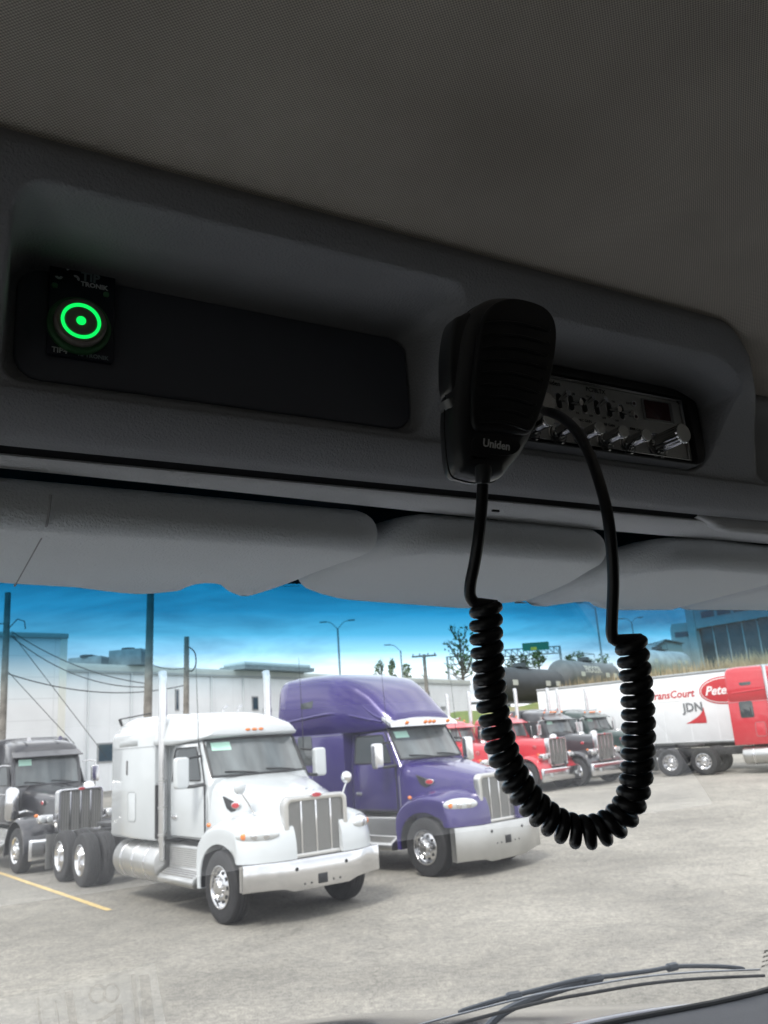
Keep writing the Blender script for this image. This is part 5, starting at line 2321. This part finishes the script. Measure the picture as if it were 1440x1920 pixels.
bar(269, 1829, 280, 1925, .014)
bar(248, 1828, 258, 1925, .006)
bar(128, 1860, 138, 1930, .010)
bar(70, 1872, 76, 1930, .003)
bar(104, 1880, 112, 1930, .0015)
bar(222, 1885, 224, 1930, .009)
bar(180, 1920, 222, 1893, .005)
u0, v0 = onpaper(168, 1866)
u1, v1_ = onpaper(222, 1862)
p0 = c_tr + X * u0 + Y * v0
p1 = c_tr + X * u1 + Y * v1_
cen = (p0 + p1) / 2 + Vector((0, 0, .003))
ln = (p1 - p0).length
du = (p1 - p0).normalized()
dv = Vector((-du.y, du.x, 0))
for k, (off, rx_) in enumerate(((-.24, .26), (.24, .26))):
    q = MB()
    c = cen + du * ln * off
    ring = [c + du * (rx_ * ln * cos(a)) + dv * (ln * .30 * sin(a)) for a in [2 * pi * i / 24 for i in range(25)]]
    q.tube(ring, ln * .045, 6)
    q.v = [(x, y, base.z + .003 + (z - base.z - .003) * .1) for x, y, z in q.v]
    q.build('digit_loop', ink, sh, origin=base)

# ------------------------------------------------------------------ CB radio in the right recess
RB = Vector((.515, .49, EYE + .226))
rad_ = thing('cb_radio', 'silver-faced CB radio with chrome knobs mounted in the right recess of the console', 'radio', cabT(RB), YAW)
S0 = .497


def RP(r, h, out=0): return (r, S0 - out, EYE + h)


fn_r = lambda x, z, y: (x, S0 - y, EYE + z)
b = MB()
b.rprism(rr(.205, .066, .006, cx=.5165, cy=.2575), -.03, .0, .002, fn=fn_r)
hs_ = b.build('housing', M('radio_black', (.012, .012, .014), .45), rad_, origin=RB)
fp = MB()
fp.rprism(rr(.192, .057, .003, cx=.5145, cy=.2568), -.001, .003, .0012, fn=fn_r, both=False)
plate = fp.build('faceplate', M('radio_silver', (.58, .58, .56), .42, .2, noise=(200, .04)), rad_, origin=RB)
bz = MB()
for y0, y1, x0, x1 in ((.2852, .2868, .4185, .6105), (.2270, .2282, .4185, .6105)):
    bz.box(x0, x1, S0 - .0055, S0 - .0015, EYE + y0, EYE + y1)
bz.box(.6105, .6125, S0 - .0055, S0 - .0015, EYE + .2270, EYE + .2868)
bz.box(.4165, .4185, S0 - .0055, S0 - .0015, EYE + .2270, EYE + .2868)
bz.build('bezel', chrome, rad_, bevel=.0006, origin=RB)
wn = MB()
wn.rprism(rr(.038, .021, .001, cx=.5795, cy=.2715), .002, .0045, .0005, fn=fn_r, both=False)
wo2 = wn.build('display_frame', M('radio_chrome_dim', (.35, .35, .35), .3, .9), plate, origin=RB)
wn = MB()
wn.rprism(rr(.031, .0175, .0006, cx=.578, cy=.2715), .0045, .0052, .0002, fn=fn_r, both=False)
wn.build('display', M('display_red', (.055, .006, .008), .15), plate, origin=RB)


def rtext(t, r, h, size, mat=None, out=.0034):
    m = MB()
    m.add(*text_mb(t, size, .00008, bold=size * .015), TM((r, S0 - out, EYE + h), (1, 0, 0), (0, 0, 1)))
    m.build('lettering', mat or M('print_black', (.01, .01, .012), .6), plate, origin=RB)


rtext('PC78LTX', .506, .2808, .0056)
rtext('Uniden', .457, .2808, .0062)
rtext('MIC GAIN', .489, .2505, .0033)
rtext('RF GAIN', .517, .2503, .0033)
rtext('SWR CAL', .548, .2500, .0033)
rtext('CB', .4795, .2738, .0028)
rtext('PA', .4815, .2565, .0028)
rtext('ON', .4955, .2738, .0026)
rtext('OFF', .4965, .2560, .0026)
rtext('ANL', .4665, .2655, .0026)
rtext('OFF', .5115, .2560, .0026)
rtext('ON', .5255, .2735, .0026)
rtext('OFF', .5265, .2555, .0026)
rtext('RX/TX', .5450, .2745, .0026)
rtext('ANT', .5445, .2622, .0026)
slotm = M('slot_black', (.004, .004, .005), .5)
for k, r in enumerate((.462, .4752, .4900, .5045, .5190, .5335)):
    m = MB()
    m.rprism(rr(.0075, .0155, .0036, cx=r, cy=.2648), .0025, .0036, .0004, fn=fn_r, both=False)
    rg = m.build('switch_slot', chrome, plate, origin=RB)
    m = MB()
    m.rprism(rr(.0058, .0138, .0028, cx=r, cy=.2648), .0036, .0038, .0001, fn=fn_r, both=False)
    m.build('slot_opening', slotm, rg, origin=RB)
    up = (.0035, -.003, .0035, .0035, -.003, -.004)[k]
    m = MB()
    m.tube([RP(r, .2648, .002), RP(r + .0012, .2648 + up, .0125), RP(r + .0014, .2648 + up * 1.1, .0145)], [.0015, .0024, .0026], 12)
    m.build('toggle', chrome, plate, origin=RB)
for h in (.2747, .2620):
    m = MB()
    m.cyl(RP(.5497, h, .002), RP(.5497, h, .0046), .0027, n=16)
    q = m.build('indicator_ring', chrome, plate, origin=RB)
    m = MB()
    m.ball(RP(.5497, h, .0046), .0017, .001, .0017, n=6)
    m.build('indicator_lamp', M('led_dark', (.03, .004, .006), .3), q, origin=RB)
for i, r in enumerate((.428, .4555, .4820, .5085, .5350)):
    m = MB()
    T = Matrix.Translation((r, S0 - .003, EYE + .2345))
    m.lathe([(.0098, 0), (.0098, -.001), (.0086, -.0014), (.0086, -.0002)], 28, T)
    m.build('dial_ring', chrome, plate, origin=RB)
    m = MB()
    T = Matrix.Translation((r - .0008, S0 - .003, EYE + .2348))
    prof_k = [(.0001, -.024), (.0046, -.024), (.0056, -.0232), (.0058, -.0215), (.0054, -.020), (.0052, -.004), (.0072, -.0035), (.0074, 0)]
    m.lathe(prof_k, 24, T)
    kb = m.build('knob', M('knob_chrome', (.50, .50, .50), .2, 1), plate, origin=RB)
    m = MB()
    m.cyl((r - .0008, S0 - .003 - .0238, EYE + .2348), (r - .0008, S0 - .003 - .0244, EYE + .2348), .0052, n=24)
    m.build('knob_cap', M('cap_silver', (.72, .72, .70), .4, .2), kb, origin=RB)
m = MB()
ring_ = []
for y, sc in ((0, .0088), (-.003, .0088), (-.004, .0078), (-.028, .0078), (-.0295, .0086), (-.0310, .0082), (-.0312, .0001)):
    ring_.append([((sc * (1 + .045 * cos(16 * 2 * pi * k / 96))) * cos(2 * pi * k / 96) + .5715, S0 - .003 + y, EYE + .2385 + (sc * 1.04 * (1 + .045 * cos(16 * 2 * pi * k / 96))) * sin(2 * pi * k / 96)) for k in range(96)])
m.loft(ring_)
ck = m.build('channel_knob', M('knob_chrome'), plate, origin=RB)
m = MB()
m.cyl((.5715, S0 - .003 - .0311, EYE + .2385), (.5715, S0 - .003 - .0317, EYE + .2385), .0080, n=32)
m.build('knob_cap', M('cap_silver'), ck, origin=RB)
m = MB()
T = Matrix.Translation((.5715, S0 - .003, EYE + .2370))
m.lathe([(.0125, 0), (.0125, -.001), (.011, -.0014), (.011, -.0002)], 32, T)
m.build('dial_ring', chrome, plate, origin=RB)
m = MB()
m.cyl(RP(.4425, .2585, 0), RP(.4425, .2585, .012), .0075, n=20)
m.build('mic_socket', M('knob_chrome'), plate, origin=RB)
# black mounting frame round the radio
fb = MB()
ol = rr(.238, .074, .016, 6, cx=.5135, cy=.2600)
il = rr(.2105, .0635, .005, 6, cx=.5150, cy=.2572)
nn_ = len(ol)
v = [fn_r(*p, -.012) for p in ol] + [fn_r(*p, .006) for p in ol] + [fn_r(*p, .006) for p in il] + [fn_r(*p, -.02) for p in il]
fb.add(v, [(k * nn_ + i, k * nn_ + (i + 1) % nn_, (k + 1) * nn_ + (i + 1) % nn_, (k + 1) * nn_ + i) for k in range(3) for i in range(nn_)])
fb.build('mounting_frame', M('frame_black', (.035, .036, .04), .6), rad_, bevel=.002, origin=RB)

# ------------------------------------------------------------------ lit push-button panel in the left recess
WB = Vector((.079, .511, EYE + .274))
wp_ = thing('button_panel', 'small black push-button panel with glowing green ring and dot in the left recess', 'push button', cabT(WB), YAW)
S1 = .5085
fn_w = lambda x, z, y: (x, S1 - y, EYE + z)
cxw, chw = ons(149, 594, S1)
b = MB()
b.rprism(rr(.0405, .0665, .002, cx=cxw + .001, cy=chw + .003), -.001, .003, .0008, fn=fn_w)
pn = b.build('panel', M('panel_black', (.018, .022, .04), .35), wp_, origin=WB)
bxr, bxh = ons(146, 617, S1)
T = Matrix.Translation((bxr, S1 - .003, EYE + bxh))
b = MB()
b.lathe([(.0193, 0), (.0193, -.003), (.0178, -.0042), (.0160, -.0042), (.0155, -.0030)], 40, T)
b.build('knurled_ring', M('dark_green_metal', (.06, .20, .08), .5, .2), pn, origin=WB)
b = MB()
b.lathe([(.0158, -.002), (.0158, -.0075), (.0146, -.0088), (.0122, -.0088), (.0122, -.0080), (.0093, -.0080), (.0093, -.0088), (.0030, -.0088), (.0001, -.0088)], 48, T)
b.build('push_button', M('brushed_dark', (.28, .25, .23), .4, .3), pn, origin=WB)
GREEN = M('green_glow', (.0, .4, .1), .4, emit=(.004, 1.0, .13), es=.42)
b = MB()
b.lathe([(.0119, -.0079), (.0119, -.0091), (.0100, -.0091), (.0100, -.0079)], 48, T)
b.build('light_ring', GREEN, pn, origin=WB)
b = MB()
b.lathe([(.0029, -.0086), (.0029, -.0093), (.0001, -.0095)], 24, T)
b.build('light_dot', GREEN, pn, origin=WB)


def wtext(t, px, py, size, mat, bold=0):
    r, h = ons(px, py, S1)
    m = MB()
    m.add(*text_mb(t, size, .00008, bold=bold), TM((r, S1 - .0032, EYE + h), (1, 0, 0), (0, 0, 1)))
    m.build('lettering', mat, pn, origin=WB)


pm = M('print_grey', (.85, .88, .9), .5)
pd = M('print_dim', (.30, .38, .40), .5)
wtext('TIP', 168, 526, .0085, pd, .0003)
wtext('TRONIK', 175, 541, .0045, pm, .0002)
wtext('TIP4', 110, 661, .0050, pm, .0001)
wtext('TIPTRONIK', 172, 672, .0038, pd, .0001)
for k, (px, py, a0) in enumerate(((109, 521, 200), (131, 510, 60), (140, 527, 330))):
    r, h = ons(px, py, S1)
    m = MB()
    pts = [(r + .0026 * cos(radians(a0 + t * 10)), h + .0026 * sin(radians(a0 + t * 10))) for t in range(0, 16)] + [(r + .0010 * cos(radians(a0 + t * 10)), h + .0010 * sin(radians(a0 + t * 10))) for t in range(15, -1, -3)]
    m.rprism(pts, .003, .0033, .00005, fn=fn_w, both=False)
    m.build('logo_mark', pm, pn, origin=WB)
for px, py in ((101, 540), (197, 557)):
    r, h = ons(px, py, S1)
    m = MB()
    m.rprism(rr(.0036, .0034, .0012, cx=r, cy=h), .003, .0042, .0004, fn=fn_w, both=False)
    m.build('corner_lamp', M('dull_green', (.15, .40, .2), .4), pn, origin=WB)

# ------------------------------------------------------------------ microphone with coiled cord
SM = .375
MBASE = Vector((.31, .39, EYE + .149))
mic = thing('cb_microphone', 'black handheld CB microphone hanging from the console on a long coiled cord', 'microphone', cabT(MBASE), YAW)
MP = M('mic_plastic', (.028, .030, .034), .36, coat=.3, bump=(900, .12, .0003))
MP2 = M('mic_face', (.011, .012, .015), .45)


def mo(pts, s=SM): return [Vector(ons(px, py, s)) for px, py in pts]


fn_m = lambda x, z, y: (x + 0, SM + y - (z - .21) * .12, EYE + z)
outl = spline(mo([(905, 881), (880, 866), (866, 800), (862, 740), (864, 680), (870, 620), (885, 582), (912, 562), (945, 558), (985, 566), (1020, 585), (1038, 615), (1040, 660), (1034, 730), (1020, 790), (1000, 838), (975, 872), (962, 884), (935, 886)]), 5, closed=True)
b = MB()
b.rprism([tuple(p) for p in outl], .026, .0, .010, fn=fn_m, n=6)
mb = b.build('body', MP, mic, 50, origin=MBASE)
# parting line round the shell
b = MB()
lin = [(p.x, SM + .014 - (p.y - .21) * .12, EYE + p.y) for p in outl]
b.tube([Vector(p) for p in lin + [lin[0]]], .0006, 6)
b.build('parting_line', M('slot_black'), mb, origin=MBASE)
# front grille plate
gp_ = spline(mo([(893, 800), (884, 740), (886, 660), (895, 600), (925, 574), (965, 574), (1010, 592), (1030, 630), (1028, 700), (1014, 770), (998, 808), (975, 812), (930, 806)]), 5, closed=True)
b = MB()
b.rprism([tuple(p) for p in gp_], -.0005, -.0036, .002, fn=fn_m, both=False, n=4)
gr = b.build('grille', MP2, mb, 50, origin=MBASE)
# curved slats
for k in range(9):
    v0 = 612 + k * 22
    b = MB()
    xl = 900 + (4 if k > 5 else 0)
    xr_ = 1018 - max(0, k - 3) * 5
    pts = []
    for i in range(9):
        t = i / 8
        x = xl + (xr_ - xl) * t
        y = v0 + 16 * t - 7 * sin(pi * t)
        r, h = ons(x, y, SM - .003)
        pts.append(fn_m(r, h, -.0040))
    b.tube([Vector(p) for p in pts], [.0004] + [.0011] * 7 + [.0004], 6)
    b.build('slat', MP2, gr, origin=MBASE)
    for x_, y_ in ((xl + 14, v0 - 2), (xr_ + 2, v0 + 14)):
        r, h = ons(x_, y_, SM - .003)
        b = MB()
        b.ball(fn_m(r, h, -.0042), .0010, .0006, .0009, n=5)
        b.build('slot_end', MP, gr, origin=MBASE)
# name badge and lettering
b = MB()
bp_ = spline(mo([(896, 838), (898, 815), (935, 812), (975, 822), (984, 835), (968, 848), (930, 846)]), 4, closed=True)
b.rprism([tuple(p) for p in bp_], -.0002, -.0009, .0004, fn=fn_m, both=False)
bd = b.build('name_plate', MP2, mb, origin=MBASE)
r, h = ons(938, 830, SM)
b = MB()
b.add(*text_mb('Uniden', .0070, .00012, .12, bold=.00018), TM(fn_m(r, h, -.0012), (1, 0, -.02), (0, -.12, 1)))
b.build('lettering', M('print_silver', (.80, .81, .82), .4), bd, origin=MBASE)
# push-to-talk bar on the left side
pt_ = spline(mo([(852, 742), (836, 738), (829, 700), (828, 650), (834, 614), (846, 606), (862, 602), (870, 640), (866, 700), (862, 742)], SM + .014), 4, closed=True)
b = MB()
b.rprism([tuple(p) for p in pt_], .006, .021, .003, fn=lambda x, z, y: (x, SM + y - (z - .21) * .12, EYE + z), n=4)
b.build('talk_button', MP, mb, 50, origin=MBASE)
pt_ = mo([(838, 748), (862, 742), (872, 764), (848, 770)], SM + .010)
b = MB()
b.rprism([tuple(p) for p in pt_], .006, .019, .002, fn=lambda x, z, y: (x, SM + y - (z - .21) * .12, EYE + z), n=3)
b.build('button_foot', M('foot_grey', (.10, .105, .11), .3, coat=.5), mb, 50, origin=MBASE)
# hanger stud and clip behind
r, h = ons(965, 660, .41)
b = MB()
b.cyl((r, SM + .02, EYE + h), (r, .44, EYE + h), .006, n=16)
b.build('hanger_stud', chrome, mb, origin=MBASE)
# cord -----------------------------------------------------------
WD = .486
CRD = M('cord_rubber', (.012, .012, .014), .32, spec=.5)


def cw(px, py, d=WD): return w2c(at(px, py, d))


b = MB()
m0 = cw(906, 882, .492)
b.tube([cw(906, 876, .494), cw(906, 884, .493), cw(905, 907, .492), cw(905, 909, .492)], [.0048, .0050, .0042, .003], 14)
b.build('strain_relief', MP, mic, origin=MBASE)
WR = 11.3 / FPX * WD
HR = 20.5 / FPX * WD
ctr = [cw(*p) for p in ((911, 1136), (912, 1200), (917, 1270), (925, 1335), (941, 1405), (966, 1462), (1000, 1508), (1042, 1543), (1090, 1560), (1136, 1552), (1172, 1522), (1190, 1475), (1196, 1415), (1197, 1350), (1193, 1280), (1186, 1225), (1182, 1203))]
cl = spline(ctr, 24)
# arc length parametrisation
Ls = [0]
for i in range(1, len(cl)): Ls.append(Ls[-1] + (cl[i] - cl[i - 1]).length)
tot = Ls[-1]


def along(s_):
    s_ = max(0, min(tot - 1e-6, s_))
    lo, hi = 0, len(Ls) - 1
    while hi - lo > 1:
        md = (lo + hi) // 2
        if Ls[md] <= s_: lo = md
        else: hi = md
    t = (s_ - Ls[lo]) / (Ls[hi] - Ls[lo])
    return cl[lo].lerp(cl[hi], t)


view = w2c(_F)          # sight direction in cab frame
pitch = 25.2 / FPX * WD
path = []
# straight lead from the microphone
lead = spline([cw(905, 905, .492), cw(903, 950, .49), cw(897, 1010), cw(889, 1060), cw(882, 1095), cw(882, 1118), cw(891, 1132)], 8)
nturn = round(tot / pitch - .5) + .5
steps = int(nturn * 22)
PH0 = pi
for i in range(steps + 1):
    s_ = tot * i / steps
    ph = PH0 + 2 * pi * nturn * i / steps
    c = along(s_)
    tg = (along(s_ + .002) - along(s_ - .002)).normalized()
    side = tg.cross(view).normalized()
    fwd = side.cross(tg).normalized()
    jit = 1 + .03 * sin(s_ * 90)
    path.append(c + side * (HR * jit * cos(ph)) * -1 + fwd * (HR * jit * sin(ph)))
tail = spline([cw(1152, 1202), cw(1147, 1186), cw(1148, 1150), cw(1150, 1090), cw(1147, 1030, .487), cw(1139, 965, .492), cw(1124, 905, .505), cw(1104, 850, .53), cw(1080, 808, .555), cw(1055, 784, .585), cw(1034, 774, .61), cw(1022, 771, .64)], 8)
allp = lead[:-1] + path + tail[1:]
b = MB()
b.tube(allp, WR, 12)
b.build('coiled_cord', CRD, mic, 60, origin=MBASE)
